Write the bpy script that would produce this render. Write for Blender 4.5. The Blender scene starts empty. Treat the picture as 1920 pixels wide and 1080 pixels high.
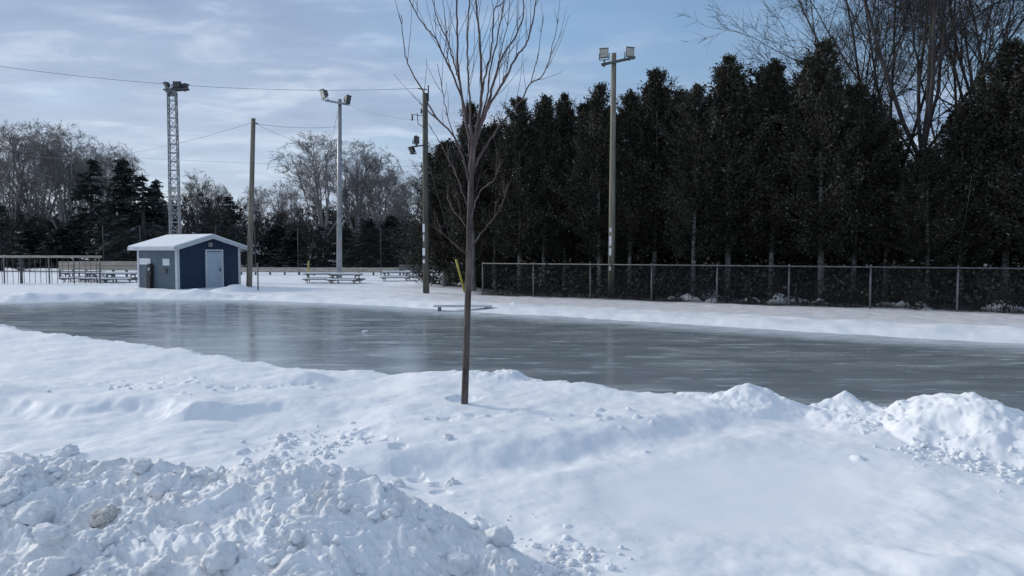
import bpy, bmesh, math, random
import numpy as np
from mathutils import Vector, Matrix, noise as mnoise
R = math.radians
S = bpy.context.scene
COL = S.collection
rnd = random.Random(7)

# ------------------------------------------------------------------ camera
F = 1400.0                      # focal length in photo pixels (1920 wide)
CAMZ = 2.1
PITCH = math.atan(72 / F)
cam = bpy.data.cameras.new("camera")
cam.sensor_width = 36.0
cam.lens = F / 1920 * 36
cam.clip_end = 3000
cam.clip_start = 0.05
camo = bpy.data.objects.new("camera", cam)
COL.objects.link(camo)
camo.location = (0, 0, CAMZ)
camo.rotation_euler = (math.pi / 2 - PITCH, 0, 0)
S.camera = camo
S.render.resolution_x, S.render.resolution_y = 1024, 576

# ------------------------------------------------------------------ sun, sky, exposure
SUN_AZ = R(-62)                 # from +Y, clockwise
SUN_EL = R(21)
sun_dir = Vector((math.sin(SUN_AZ) * math.cos(SUN_EL), math.cos(SUN_AZ) * math.cos(SUN_EL), math.sin(SUN_EL)))
sl = bpy.data.lights.new("sun", 'SUN')
sl.energy = 1.55
sl.angle = R(9)
sl.color = (1.0, 0.93, 0.82)
so = bpy.data.objects.new("sun", sl)
COL.objects.link(so)
so.rotation_euler = (-sun_dir).to_track_quat('-Z', 'Y').to_euler()

S.view_settings.view_transform = 'Standard'
S.view_settings.look = 'None'
S.view_settings.exposure = 0.52
S.view_settings.gamma = 1.0
S.view_settings.use_curve_mapping = False
S.cycles.max_bounces = 6
S.cycles.diffuse_bounces = 3
S.cycles.use_denoising = True

W = bpy.data.worlds.new("World")
S.world = W
W.use_nodes = True
nt = W.node_tree
nt.nodes.clear()
def N(t, typ, **kw):
    n = t.nodes.new(typ)
    for k, v in kw.items():
        if k == 'inp':
            for a, b in v.items(): n.inputs[a].default_value = b
        else: setattr(n, k, v)
    return n
def math_n(t, op, a, b=None, clamp=False):
    n = t.nodes.new('ShaderNodeMath'); n.operation = op; n.use_clamp = clamp
    for i, v in enumerate((a, b)):
        if v is None: continue
        if isinstance(v, (int, float)): n.inputs[i].default_value = v
        else: t.links.new(v, n.inputs[i])
    return n.outputs[0]
def ramp(t, fac, stops):
    n = t.nodes.new('ShaderNodeValToRGB')
    e = n.color_ramp.elements
    while len(e) < len(stops): e.new(0.5)
    for el, (p, c) in zip(e, stops):
        el.position = p
        el.color = (c, c, c, 1) if isinstance(c, (int, float)) else (*c, 1)
    t.links.new(fac, n.inputs[0])
    return n.outputs[0]
def mixc(t, fac, a, b, blend='MIX'):
    n = t.nodes.new('ShaderNodeMix'); n.data_type = 'RGBA'; n.blend_type = blend
    for sock, v in ((0, fac), (6, a), (7, b)):
        if isinstance(v, (int, float)): n.inputs[sock].default_value = v
        elif isinstance(v, tuple): n.inputs[sock].default_value = (*v, 1)
        else: t.links.new(v, n.inputs[sock])
    return n.outputs[2]

sky = N(nt, 'ShaderNodeTexSky', sky_type='NISHITA', sun_disc=False, sun_elevation=SUN_EL, sun_rotation=SUN_AZ,
        altitude=100, air_density=1.1, dust_density=0.3, ozone_density=3.0)
tc = N(nt, 'ShaderNodeTexCoord')
sep = N(nt, 'ShaderNodeSeparateXYZ'); nt.links.new(tc.outputs['Generated'], sep.inputs[0])
X, Y, Z = sep.outputs
zz = math_n(nt, 'ADD', math_n(nt, 'MAXIMUM', Z, 0.0), 0.10)
comb = N(nt, 'ShaderNodeCombineXYZ')
nt.links.new(math_n(nt, 'DIVIDE', X, zz), comb.inputs[0])
nt.links.new(math_n(nt, 'DIVIDE', Y, zz), comb.inputs[1])
mp = N(nt, 'ShaderNodeMapping', inp={'Scale': (0.75, 1.0, 1.0), 'Rotation': (0, 0, R(12)), 'Location': (3.1, 1.7, 0)})
nt.links.new(comb.outputs[0], mp.inputs[0])
n1 = N(nt, 'ShaderNodeTexNoise', inp={'Scale': 0.85, 'Detail': 7, 'Roughness': 0.52, 'Distortion': 0.35})
nt.links.new(mp.outputs[0], n1.inputs['Vector'])
n2 = N(nt, 'ShaderNodeTexNoise', inp={'Scale': 2.3, 'Detail': 7, 'Roughness': 0.5, 'Distortion': 0.3})
nt.links.new(mp.outputs[0], n2.inputs['Vector'])
# cloud cover: thicker to the west (-X) and low down, broken to the east
cover = math_n(nt, 'ADD', n1.outputs[0], math_n(nt, 'MULTIPLY', X, -0.26))
cover = math_n(nt, 'SUBTRACT', cover, math_n(nt, 'MULTIPLY', Z, 0.15))
cmask = ramp(nt, cover, [(0.24, 0.10), (0.40, 0.72), (0.55, 0.97)])
n3 = N(nt, 'ShaderNodeTexNoise', inp={'Scale': 5.5, 'Detail': 6, 'Roughness': 0.55, 'Distortion': 0.4})
nt.links.new(mp.outputs[0], n3.inputs['Vector'])
mott = math_n(nt, 'ADD', math_n(nt, 'MULTIPLY', n2.outputs[0], 0.68), math_n(nt, 'MULTIPLY', n3.outputs[0], 0.32))
ccol = ramp(nt, mott, [(0.36, (1.5, 2.2, 3.5)), (0.50, (2.1, 2.85, 4.2)), (0.63, (3.9, 4.5, 5.6))])
# thin bright veil towards the horizon
hz = ramp(nt, Z, [(0.0, 0.75), (0.16, 0.42), (0.36, 0.0)])
hz = math_n(nt, 'MULTIPLY', hz, ramp(nt, math_n(nt, 'ADD', math_n(nt, 'MULTIPLY', X, -0.8), 0.5), [(0.25, 0.12), (0.8, 1.0)]))
ccol = mixc(nt, hz, ccol, (4.9, 5.5, 6.3))
ccol = mixc(nt, ramp(nt, Z, [(0.42, 0.0), (0.75, 1.0)]), ccol, (5.2, 5.9, 7.0))      # unseen cloud overhead, brightened to light the snow
skyc = mixc(nt, cmask, sky.outputs[0], ccol)
bg = N(nt, 'ShaderNodeBackground', inp={'Strength': 0.10})
nt.links.new(skyc, bg.inputs[0])
wo = N(nt, 'ShaderNodeOutputWorld'); nt.links.new(bg.outputs[0], wo.inputs[0])

# ------------------------------------------------------------------ helpers
_fw = Vector((0, math.cos(PITCH), -math.sin(PITCH)))
_up = Vector((0, math.sin(PITCH), math.cos(PITCH)))
def ray(px, py):
    return _fw + Vector((1, 0, 0)) * ((px - 960) / F) + _up * ((540 - py) / F)
def at_y(px, py, y):
    d = ray(px, py); k = y / d.y
    return Vector((d.x * k, y, CAMZ + d.z * k))
def at_z(px, py, z=0.0):
    d = ray(px, py); k = (z - CAMZ) / d.z
    return Vector((d.x * k, d.y * k, z))
def xy_at(px, y):               # ground spot in the column of px at distance y
    return (px - 960) / F * y / math.cos(PITCH)

def tag(o, label=None, cat=None, group=None, kind=None):
    if label: o['label'] = label
    if cat: o['category'] = cat
    if group: o['group'] = group
    if kind: o['kind'] = kind
    return o
def empty(name, loc=(0, 0, 0), rz=0, label=None, cat=None, group=None):
    o = bpy.data.objects.new(name, None)
    o.empty_display_size = 0.2
    COL.objects.link(o); o.location = loc; o.rotation_euler = (0, 0, rz)
    return tag(o, label, cat, group)
def copy_tree(o, parent=None):
    c = o.copy(); COL.objects.link(c)
    if parent is not None: c.parent = parent
    for ch in list(o.children): copy_tree(ch, c)
    return c

def np_mesh(name, V, quads=None, tris=None, smooth=False):
    V = np.asarray(V, dtype=np.float32)
    q = np.zeros((0, 4), np.int32) if quads is None else np.asarray(quads, np.int32)
    t = np.zeros((0, 3), np.int32) if tris is None else np.asarray(tris, np.int32)
    me = bpy.data.meshes.new(name)
    me.vertices.add(len(V)); me.vertices.foreach_set('co', V.ravel())
    loops = np.concatenate([q.ravel(), t.ravel()]).astype(np.int32)
    me.loops.add(len(loops)); me.loops.foreach_set('vertex_index', loops)
    starts = np.concatenate([np.arange(len(q)) * 4, len(q) * 4 + np.arange(len(t)) * 3]).astype(np.int32)
    me.polygons.add(len(starts)); me.polygons.foreach_set('loop_start', starts)
    me.update(calc_edges=True)
    if smooth: me.polygons.foreach_set('use_smooth', np.ones(len(starts), bool))
    return me
def link(name, me, mat, parent=None, loc=None):
    o = bpy.data.objects.new(name, me)
    if mat is not None and not me.materials: me.materials.append(mat)
    COL.objects.link(o)
    if parent is not None: o.parent = parent
    if loc is not None: o.location = loc
    return o

class MB:
    """collects boxes, tubes and polygons into ONE mesh"""
    def __init__(s): s.v = []; s.f = []; s.smooth = []
    def add(s, vs, fs, sm=False):
        b = len(s.v); s.v += [tuple(v) for v in vs]
        s.f += [tuple(i + b for i in f) for f in fs]; s.smooth += [sm] * len(fs)
    def box(s, c, size, rot=None):
        hx, hy, hz = (d / 2 for d in size)
        vs = [Vector((x * hx, y * hy, z * hz)) for z in (-1, 1) for y in (-1, 1) for x in (-1, 1)]
        if rot is not None: vs = [rot @ v for v in vs]
        c = Vector(c)
        s.add([v + c for v in vs], [(0, 2, 3, 1), (4, 5, 7, 6), (0, 1, 5, 4), (2, 6, 7, 3), (0, 4, 6, 2), (1, 3, 7, 5)])
    def bar(s, a, b, w, h=None):
        a, b = Vector(a), Vector(b); d = b - a
        q = d.to_track_quat('X', 'Z').to_matrix()
        s.box((a + b) / 2, (d.length, w, h or w), q)
    def tube(s, pts, rad, n=8, cap=True):
        P = np.array([[tuple(p) for p in pts]], float)
        r = np.array([[rad] * len(pts)] if isinstance(rad, (int, float)) else [rad], float)
        V, Q = sweep(P, r, n)
        fs = [tuple(q) for q in Q]
        s.add(V, fs, True)
        if cap:
            b = len(s.v) - len(V); k = len(pts)
            s.f += [tuple(b + i for i in reversed(range(n))), tuple(b + (k - 1) * n + i for i in range(n))]; s.smooth += [False, False]
    def prism(s, poly, axis, t0, t1):
        """poly: 2-D outline; axis 'y' extrudes along y (poly in xz), 'z' along z (poly in xy), 'x' along x (poly in yz)"""
        n = len(poly)
        def p3(u, v, t): return {'y': (u, t, v), 'z': (u, v, t), 'x': (t, u, v)}[axis]
        vs = [p3(u, v, t0) for u, v in poly] + [p3(u, v, t1) for u, v in poly]
        fs = [tuple(range(n)), tuple(reversed(range(n, 2 * n)))] + [(i, i + n, (i + 1) % n + n, (i + 1) % n) for i in range(n)]
        s.add(vs, fs)
    def build(s, name, mat, parent=None, loc=None):
        me = bpy.data.meshes.new(name)
        me.from_pydata(s.v, [], s.f); me.update()
        me.polygons.foreach_set('use_smooth', s.smooth)
        bm = bmesh.new(); bm.from_mesh(me); bmesh.ops.recalc_face_normals(bm, faces=bm.faces); bm.to_mesh(me); bm.free()
        return link(name, me, mat, parent, loc)

def sweep(P, Rr, n):
    """P (m,k,3) polylines, Rr (m,k) radii -> verts, quads"""
    m, k, _ = P.shape
    T = np.gradient(P, axis=1) if k > 2 else np.repeat(P[:, 1:] - P[:, :1], 2, axis=1)
    T /= np.linalg.norm(T, axis=2, keepdims=True) + 1e-9
    D = P[:, -1] - P[:, 0]
    ref = np.where((np.abs(D[:, 2]) > 0.8 * np.linalg.norm(D, axis=1))[:, None], np.array([[0.9, 0.3, 0.1]]), np.array([[0, 0.1, 1.0]]))
    U = np.cross(T, ref[:, None, :]); U /= np.linalg.norm(U, axis=2, keepdims=True) + 1e-9
    Vv = np.cross(T, U)
    a = np.arange(n) / n * 2 * math.pi
    ring = P[:, :, None, :] + Rr[:, :, None, None] * (np.cos(a)[None, None, :, None] * U[:, :, None, :] + np.sin(a)[None, None, :, None] * Vv[:, :, None, :])
    V = ring.reshape(-1, 3)
    idx = np.arange(m * k * n).reshape(m, k, n)
    A = idx[:, :-1, :]; B = idx[:, 1:, :]
    Q = np.stack([A, np.roll(A, -1, 2), np.roll(B, -1, 2), B], -1).reshape(-1, 4)
    return V, Q
def sweep_many(groups):
    """groups: list of (polylines list, radii list, n) with equal point counts inside a group"""
    Vs, Qs, b = [], [], 0
    for pl, rl, n in groups:
        if not pl: continue
        V, Q = sweep(np.array(pl, float), np.array(rl, float), n)
        Vs.append(V); Qs.append(Q + b); b += len(V)
    return np.concatenate(Vs), np.concatenate(Qs)

# ------------------------------------------------------------------ materials
def new_mat(name):
    m = bpy.data.materials.new(name); m.use_nodes = True
    t = m.node_tree; b = t.nodes['Principled BSDF']
    return m, t, b
def noise_mat(name, c0, c1, scale=6, rough=0.7, detail=5, stretch=(1, 1, 1), lo=0.35, hi=0.65, spec=0.3, bump=0.0, metal=0.0, bscale=None):
    m, t, b = new_mat(name)
    tc = N(t, 'ShaderNodeTexCoord')
    mp = N(t, 'ShaderNodeMapping', inp={'Scale': stretch}); t.links.new(tc.outputs['Object'], mp.inputs[0])
    n = N(t, 'ShaderNodeTexNoise', inp={'Scale': scale, 'Detail': detail, 'Roughness': 0.6}); t.links.new(mp.outputs[0], n.inputs['Vector'])
    t.links.new(ramp(t, n.outputs[0], [(lo, c0), (hi, c1)]), b.inputs['Base Color'])
    b.inputs['Roughness'].default_value = rough; b.inputs['Metallic'].default_value = metal
    b.inputs['Specular IOR Level'].default_value = spec
    if bump:
        bp = N(t, 'ShaderNodeBump', inp={'Strength': bump, 'Distance': 0.02})
        n2 = N(t, 'ShaderNodeTexNoise', inp={'Scale': bscale or scale * 3, 'Detail': 4}); t.links.new(mp.outputs[0], n2.inputs['Vector'])
        t.links.new(n2.outputs[0], bp.inputs['Height']); t.links.new(bp.outputs[0], b.inputs['Normal'])
    return m
M = {}
M['bark_young'] = noise_mat('bark_young', (0.045, 0.034, 0.030), (0.13, 0.105, 0.095), 14, 0.8, stretch=(1, 1, 0.25), bump=0.5)
M['bark_grey'] = noise_mat('bark_grey', (0.10, 0.095, 0.09), (0.22, 0.21, 0.20), 5, 0.85, stretch=(1, 1, 0.3), bump=0.4)
M['bark_far'] = noise_mat('bark_far', (0.16, 0.15, 0.145), (0.28, 0.265, 0.255), 2, 0.9, stretch=(1, 1, 0.5))
M['bark_dark'] = noise_mat('bark_dark', (0.030, 0.027, 0.027), (0.075, 0.067, 0.064), 3, 0.9, stretch=(1, 1, 0.4))
M['bark_cedar'] = noise_mat('bark_cedar', (0.14, 0.13, 0.12), (0.34, 0.32, 0.31), 4, 0.9, stretch=(1, 1, 0.2))
M['wood_pole'] = noise_mat('wood_pole', (0.13, 0.115, 0.09), (0.26, 0.235, 0.19), 5, 0.8, stretch=(2, 2, 0.15), bump=0.3)
M['wood_pole_dark'] = noise_mat('wood_pole_dark', (0.06, 0.058, 0.048), (0.13, 0.125, 0.10), 5, 0.8, stretch=(2, 2, 0.15), bump=0.3)
M['steel'] = noise_mat('steel', (0.25, 0.26, 0.27), (0.36, 0.37, 0.38), 3, 0.45, spec=0.4, metal=0.3)
M['steel_dark'] = noise_mat('steel_dark', (0.045, 0.05, 0.053), (0.10, 0.105, 0.11), 4, 0.5, spec=0.4)
M['galv'] = noise_mat('galv', (0.075, 0.08, 0.085), (0.15, 0.155, 0.16), 5, 0.5, spec=0.4)
M['wire_mesh'] = noise_mat('wire_mesh', (0.02, 0.023, 0.025), (0.045, 0.05, 0.053), 5, 0.6)
M['cable'] = noise_mat('cable', (0.06, 0.065, 0.075), (0.10, 0.105, 0.115), 3, 0.7)
M['lamp_case'] = noise_mat('lamp_case', (0.09, 0.09, 0.085), (0.17, 0.17, 0.16), 6, 0.5)
M['lamp_glass'] = noise_mat('lamp_glass', (0.26, 0.27, 0.24), (0.40, 0.41, 0.37), 5, 0.15, spec=0.6)
M['tan_plank'] = noise_mat('tan_plank', (0.32, 0.27, 0.22), (0.50, 0.44, 0.37), 3, 0.8, stretch=(0.4, 4, 4))
M['grey_plank'] = noise_mat('grey_plank', (0.09, 0.088, 0.09), (0.19, 0.18, 0.18), 4, 0.8, stretch=(0.5, 4, 4))
M['yellow'] = noise_mat('yellow', (0.30, 0.26, 0.05), (0.45, 0.39, 0.07), 5, 0.5)
M['white_paint'] = noise_mat('white_paint', (0.50, 0.53, 0.56), (0.62, 0.64, 0.66), 3, 0.5)
M['door_white'] = noise_mat('door_white', (0.36, 0.43, 0.50), (0.46, 0.53, 0.60), 2.2, 0.4)
M['paper'] = noise_mat('paper', (0.60, 0.62, 0.66), (0.74, 0.76, 0.80), 9, 0.7)
M['black'] = noise_mat('black', (0.012, 0.013, 0.015), (0.03, 0.03, 0.033), 6, 0.5)
M['house_wall'] = noise_mat('house_wall', (0.28, 0.30, 0.32), (0.38, 0.39, 0.41), 2, 0.7)
M['glass_dark'] = noise_mat('glass_dark', (0.02, 0.025, 0.03), (0.05, 0.055, 0.06), 2, 0.1, spec=0.6)

def siding(name, c, c2, freq, axis):
    m, t, b = new_mat(name)
    tc = N(t, 'ShaderNodeTexCoord')
    n = N(t, 'ShaderNodeTexNoise', inp={'Scale': 2.5, 'Detail': 5}); t.links.new(tc.outputs['Object'], n.inputs['Vector'])
    t.links.new(ramp(t, n.outputs[0], [(0.3, c), (0.7, c2)]), b.inputs['Base Color'])
    w = N(t, 'ShaderNodeTexWave', wave_type='BANDS', bands_direction=axis, wave_profile='SAW', inp={'Scale': freq, 'Distortion': 0.0})
    t.links.new(tc.outputs['Object'], w.inputs['Vector'])
    bp = N(t, 'ShaderNodeBump', inp={'Strength': 0.6, 'Distance': 0.02})
    t.links.new(w.outputs[0], bp.inputs['Height']); t.links.new(bp.outputs[0], b.inputs['Normal'])
    b.inputs['Roughness'].default_value = 0.5
    return m
M['navy'] = siding('navy', (0.004, 0.018, 0.054), (0.007, 0.027, 0.074), 1.3, 'Z')
M['navy_lit'] = siding('navy_lit', (0.055, 0.085, 0.115), (0.080, 0.120, 0.150), 1.3, 'Z')  # paler copy of the navy siding, sun sheen put into the colour

def snow_mat(name, ground=False):
    m, t, b = new_mat(name)
    tc = N(t, 'ShaderNodeTexCoord')
    n = N(t, 'ShaderNodeTexNoise', inp={'Scale': 1.3, 'Detail': 8, 'Roughness': 0.62}); t.links.new(tc.outputs['Object'], n.inputs['Vector'])
    c = ramp(t, n.outputs[0], [(0.3, (0.80, 0.825, 0.86)), (0.7, (0.88, 0.895, 0.91))])
    if ground:
        at = N(t, 'ShaderNodeAttribute', attribute_name='mask')
        sp = N(t, 'ShaderNodeSeparateColor'); t.links.new(at.outputs['Color'], sp.inputs[0])
        # old dirty ploughed snow (red), snow full of needles and grit (green), near-black ground behind the fence (blue)
        nd = N(t, 'ShaderNodeTexNoise', inp={'Scale': 3.2, 'Detail': 8, 'Roughness': 0.7}); t.links.new(tc.outputs['Object'], nd.inputs['Vector'])
        fd = math_n(t, 'MULTIPLY', ramp(t, nd.outputs[0], [(0.45, 0.0), (0.75, 0.6)]), sp.outputs[0])
        c = mixc(t, fd, c, (0.60, 0.58, 0.55))
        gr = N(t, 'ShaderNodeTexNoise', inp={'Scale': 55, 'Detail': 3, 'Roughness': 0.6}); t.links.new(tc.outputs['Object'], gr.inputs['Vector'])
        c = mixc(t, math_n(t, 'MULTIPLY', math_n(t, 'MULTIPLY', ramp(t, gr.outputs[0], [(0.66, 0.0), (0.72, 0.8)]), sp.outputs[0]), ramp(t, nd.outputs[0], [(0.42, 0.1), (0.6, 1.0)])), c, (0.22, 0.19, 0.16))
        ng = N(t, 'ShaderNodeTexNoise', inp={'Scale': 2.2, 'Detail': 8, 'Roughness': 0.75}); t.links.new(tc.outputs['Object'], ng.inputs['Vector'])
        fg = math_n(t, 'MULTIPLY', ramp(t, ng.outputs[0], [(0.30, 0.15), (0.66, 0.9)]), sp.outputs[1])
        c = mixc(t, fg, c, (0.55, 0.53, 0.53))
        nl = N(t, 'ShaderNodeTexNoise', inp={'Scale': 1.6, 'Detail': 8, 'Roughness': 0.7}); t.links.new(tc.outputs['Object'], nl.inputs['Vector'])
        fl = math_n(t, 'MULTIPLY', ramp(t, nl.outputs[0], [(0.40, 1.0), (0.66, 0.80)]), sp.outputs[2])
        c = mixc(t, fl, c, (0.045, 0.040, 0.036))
    t.links.new(c, b.inputs['Base Color'])
    b.inputs['Roughness'].default_value = 0.65
    b.inputs['Specular IOR Level'].default_value = 0.25
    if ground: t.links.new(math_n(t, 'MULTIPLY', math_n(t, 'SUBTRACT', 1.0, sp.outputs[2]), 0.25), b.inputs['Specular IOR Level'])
    f1 = N(t, 'ShaderNodeTexNoise', inp={'Scale': 16, 'Detail': 8, 'Roughness': 0.65}); t.links.new(tc.outputs['Object'], f1.inputs['Vector'])
    bp = N(t, 'ShaderNodeBump', inp={'Strength': 0.45, 'Distance': 0.03})
    if ground: t.links.new(math_n(t, 'MULTIPLY', math_n(t, 'ADD', math_n(t, 'MULTIPLY', sp.outputs[0], 0.40), 0.10), math_n(t, 'SUBTRACT', 1.0, math_n(t, 'MULTIPLY', at.outputs['Alpha'], 0.85))), bp.inputs['Strength'])
    t.links.new(f1.outputs[0], bp.inputs['Height']); t.links.new(bp.outputs[0], b.inputs['Normal'])
    return m
M['snow'] = snow_mat('snow')
M['snow_ground'] = snow_mat('snow_ground', True)

def ice_mat():
    m, t, b = new_mat('rink_ice')
    tc = N(t, 'ShaderNodeTexCoord')
    def st(scale, s, det=6, rough=0.6, rot=0):
        mp = N(t, 'ShaderNodeMapping', inp={'Scale': s, 'Rotation': (0, 0, R(rot))}); t.links.new(tc.outputs['Object'], mp.inputs[0])
        n = N(t, 'ShaderNodeTexNoise', inp={'Scale': scale, 'Detail': det, 'Roughness': rough}); t.links.new(mp.outputs[0], n.inputs['Vector'])
        return n.outputs[0]
    a = st(1.0, (0.35, 0.9, 1), 8, 0.65, 12)
    c = ramp(t, a, [(0.30, (0.18, 0.215, 0.235)), (0.52, (0.265, 0.30, 0.32)), (0.72, (0.48, 0.51, 0.52))])
    s2 = st(1.2, (0.6, 2.6, 1), 7, 0.7, 8)
    fr = ramp(t, s2, [(0.55, 0.0), (0.64, 0.5), (0.78, 0.8)])
    c = mixc(t, fr, c, (0.52, 0.56, 0.60))
    # wind-blown snow dust left at the rim
    at = N(t, 'ShaderNodeAttribute', attribute_name='mask')
    sp = N(t, 'ShaderNodeSeparateColor'); t.links.new(at.outputs['Color'], sp.inputs[0])
    s3 = st(2.2, (0.5, 1.2, 1), 7, 0.7, 5)
    rim = math_n(t, 'MULTIPLY', sp.outputs[0], ramp(t, s3, [(0.36, 0.35), (0.6, 1.0)]), True)
    c = mixc(t, rim, c, (0.62, 0.68, 0.72))
    t.links.new(c, b.inputs['Base Color'])
    rg = ramp(t, st(2.0, (0.3, 1.3, 1), 7, 0.7, 12), [(0.3, 0.06), (0.7, 0.26)])
    rg = math_n(t, 'ADD', rg, math_n(t, 'MULTIPLY', math_n(t, 'ADD', fr, rim), 0.4), True)
    t.links.new(rg, b.inputs['Roughness'])
    b.inputs['IOR'].default_value = 1.45
    bp = N(t, 'ShaderNodeBump', inp={'Strength': 0.06, 'Distance': 0.01})
    t.links.new(st(7, (1, 1.6, 1), 6, 0.6), bp.inputs['Height']); t.links.new(bp.outputs[0], b.inputs['Normal'])
    return m
M['ice'] = ice_mat()

def foliage_mat(name, dark, mid, warm, fleck=0.03):
    m, t, b = new_mat(name)
    g = N(t, 'ShaderNodeNewGeometry')
    c = ramp(t, g.outputs['Random Per Island'], [(0.0, dark), (0.55, mid), (0.93, warm)])
    tc = N(t, 'ShaderNodeTexCoord')
    n = N(t, 'ShaderNodeTexNoise', inp={'Scale': 0.9, 'Detail': 3}); t.links.new(tc.outputs['Object'], n.inputs['Vector'])
    c = mixc(t, ramp(t, n.outputs[0], [(0.4, 0.0), (0.68, 0.6)]), c, warm)
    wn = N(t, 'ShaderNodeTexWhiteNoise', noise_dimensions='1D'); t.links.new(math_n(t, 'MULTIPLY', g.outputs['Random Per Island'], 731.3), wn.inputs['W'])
    c = mixc(t, ramp(t, wn.outputs[0], [(1 - fleck * 2.2, 0.0), (1 - fleck, 0.45), (1.0, 1.0)]), c, (0.20, 0.21, 0.22))   # pale flecks: lit tips and sky gaps painted on cedar, snow on brush
    t.links.new(c, b.inputs['Base Color'])
    b.inputs['Roughness'].default_value = 0.65; b.inputs['Specular IOR Level'].default_value = 0.2
    return m
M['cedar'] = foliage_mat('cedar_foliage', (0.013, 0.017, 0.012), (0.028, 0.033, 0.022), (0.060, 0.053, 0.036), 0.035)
M['spruce'] = foliage_mat('spruce_foliage', (0.016, 0.024, 0.022), (0.030, 0.042, 0.036), (0.042, 0.050, 0.042), 0.03)
M['brush'] = foliage_mat('brush_twigs', (0.012, 0.013, 0.012), (0.022, 0.022, 0.019), (0.042, 0.037, 0.032), 0.02)

# ------------------------------------------------------------------ terrain
def vnoise(x, y, seed=0):
    xi = np.floor(x).astype(np.int64); yi = np.floor(y).astype(np.int64)
    fx = x - xi; fy = y - yi
    fx = fx * fx * fx * (fx * (fx * 6 - 15) + 10); fy = fy * fy * fy * (fy * (fy * 6 - 15) + 10)
    def h(a, b):
        n = (a * 374761393 + b * 668265263 + seed * 1442695041) & 0xffffffff
        n = ((n ^ (n >> 13)) * 1274126177) & 0xffffffff
        n = n ^ (n >> 16)
        return (n & 0xffff) / 65535.0
    a = h(xi, yi); b = h(xi + 1, yi); c = h(xi, yi + 1); d = h(xi + 1, yi + 1)
    return (a + (b - a) * fx + (c - a) * fy + (a - b - c + d) * fx * fy) * 2 - 1
def fbm(x, y, seed=0, octv=4, gain=0.5):
    s = 0; a = 1.0
    for i in range(octv):
        s = s + a * vnoise(x * 2 ** i + 17.3 * i, y * 2 ** i - 9.1 * i, seed + i); a *= gain
    return s
def sstep(a, b, x):
    t = np.clip((x - a) / (b - a), 0, 1); return t * t * (3 - 2 * t)

near_px = [(0, 600), (110, 620), (260, 632), (400, 655), (560, 679), (700, 690), (780, 698), (870, 705), (975, 706), (1030, 720), (1150, 732), (1290, 744), (1400, 752), (1500, 764), (1650, 774), (1800, 782), (1920, 790)]
near = [at_z(px, py, 0.22) for px, py in near_px]
near = [Vector((-32, 31, 0)), Vector((-22, 25.2, 0))] + near + [Vector((9, 7.2, 0)), Vector((20, 6.2, 0))]
far_px = [(0, 567), (130, 564), (250, 561), (420, 562), (600, 568), (720, 574), (830, 581), (905, 587), (1030, 593), (1150, 600), (1400, 616), (1650, 631), (1920, 645)]
far = [at_z(px, py, 0.0) for px, py in far_px]
far = [Vector((-32, 31.5, 0))] + far + [Vector((21, 13, 0))]
poly = np.array([(p.x, p.y) for p in near] + [(p.x, p.y) for p in reversed(far)])
NX = np.array([p.x for p in near]); NY = np.array([p.y for p in near])
FX = np.array([p.x for p in far]); FY = np.array([p.y for p in far])
def ice_sd(x, y):
    d2 = np.full(x.shape, 1e9); inside = np.zeros(x.shape, bool)
    n = len(poly)
    for i in range(n):
        ax, ay = poly[i]; bx, by = poly[(i + 1) % n]
        ex, ey = bx - ax, by - ay
        t = np.clip(((x - ax) * ex + (y - ay) * ey) / (ex * ex + ey * ey + 1e-9), 0, 1)
        d2 = np.minimum(d2, (x - ax - t * ex) ** 2 + (y - ay - t * ey) ** 2)
        cond = ((ay > y) != (by > y)) & (x < (bx - ax) * (y - ay) / (by - ay + 1e-12) + ax)
        inside ^= cond
    return np.sqrt(d2) * np.where(inside, -1, 1)
def line_d(x, y, pts):
    """distance to an open polyline and signed side (+ = farther from the camera)"""
    px = np.array([p[0] for p in pts]); py = np.array([p[1] for p in pts])
    yl = np.interp(x, px, py)
    return y - yl

# fence along the cedars, used by the ground mask too
FA, FB = at_z(905, 553, 0.12), at_z(1920, 587, 0.14)
fdir = (FB - FA); fdir.z = 0; fdir.normalize()
fnrm = Vector((-fdir.y, fdir.x, 0))            # points away from the camera

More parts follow.
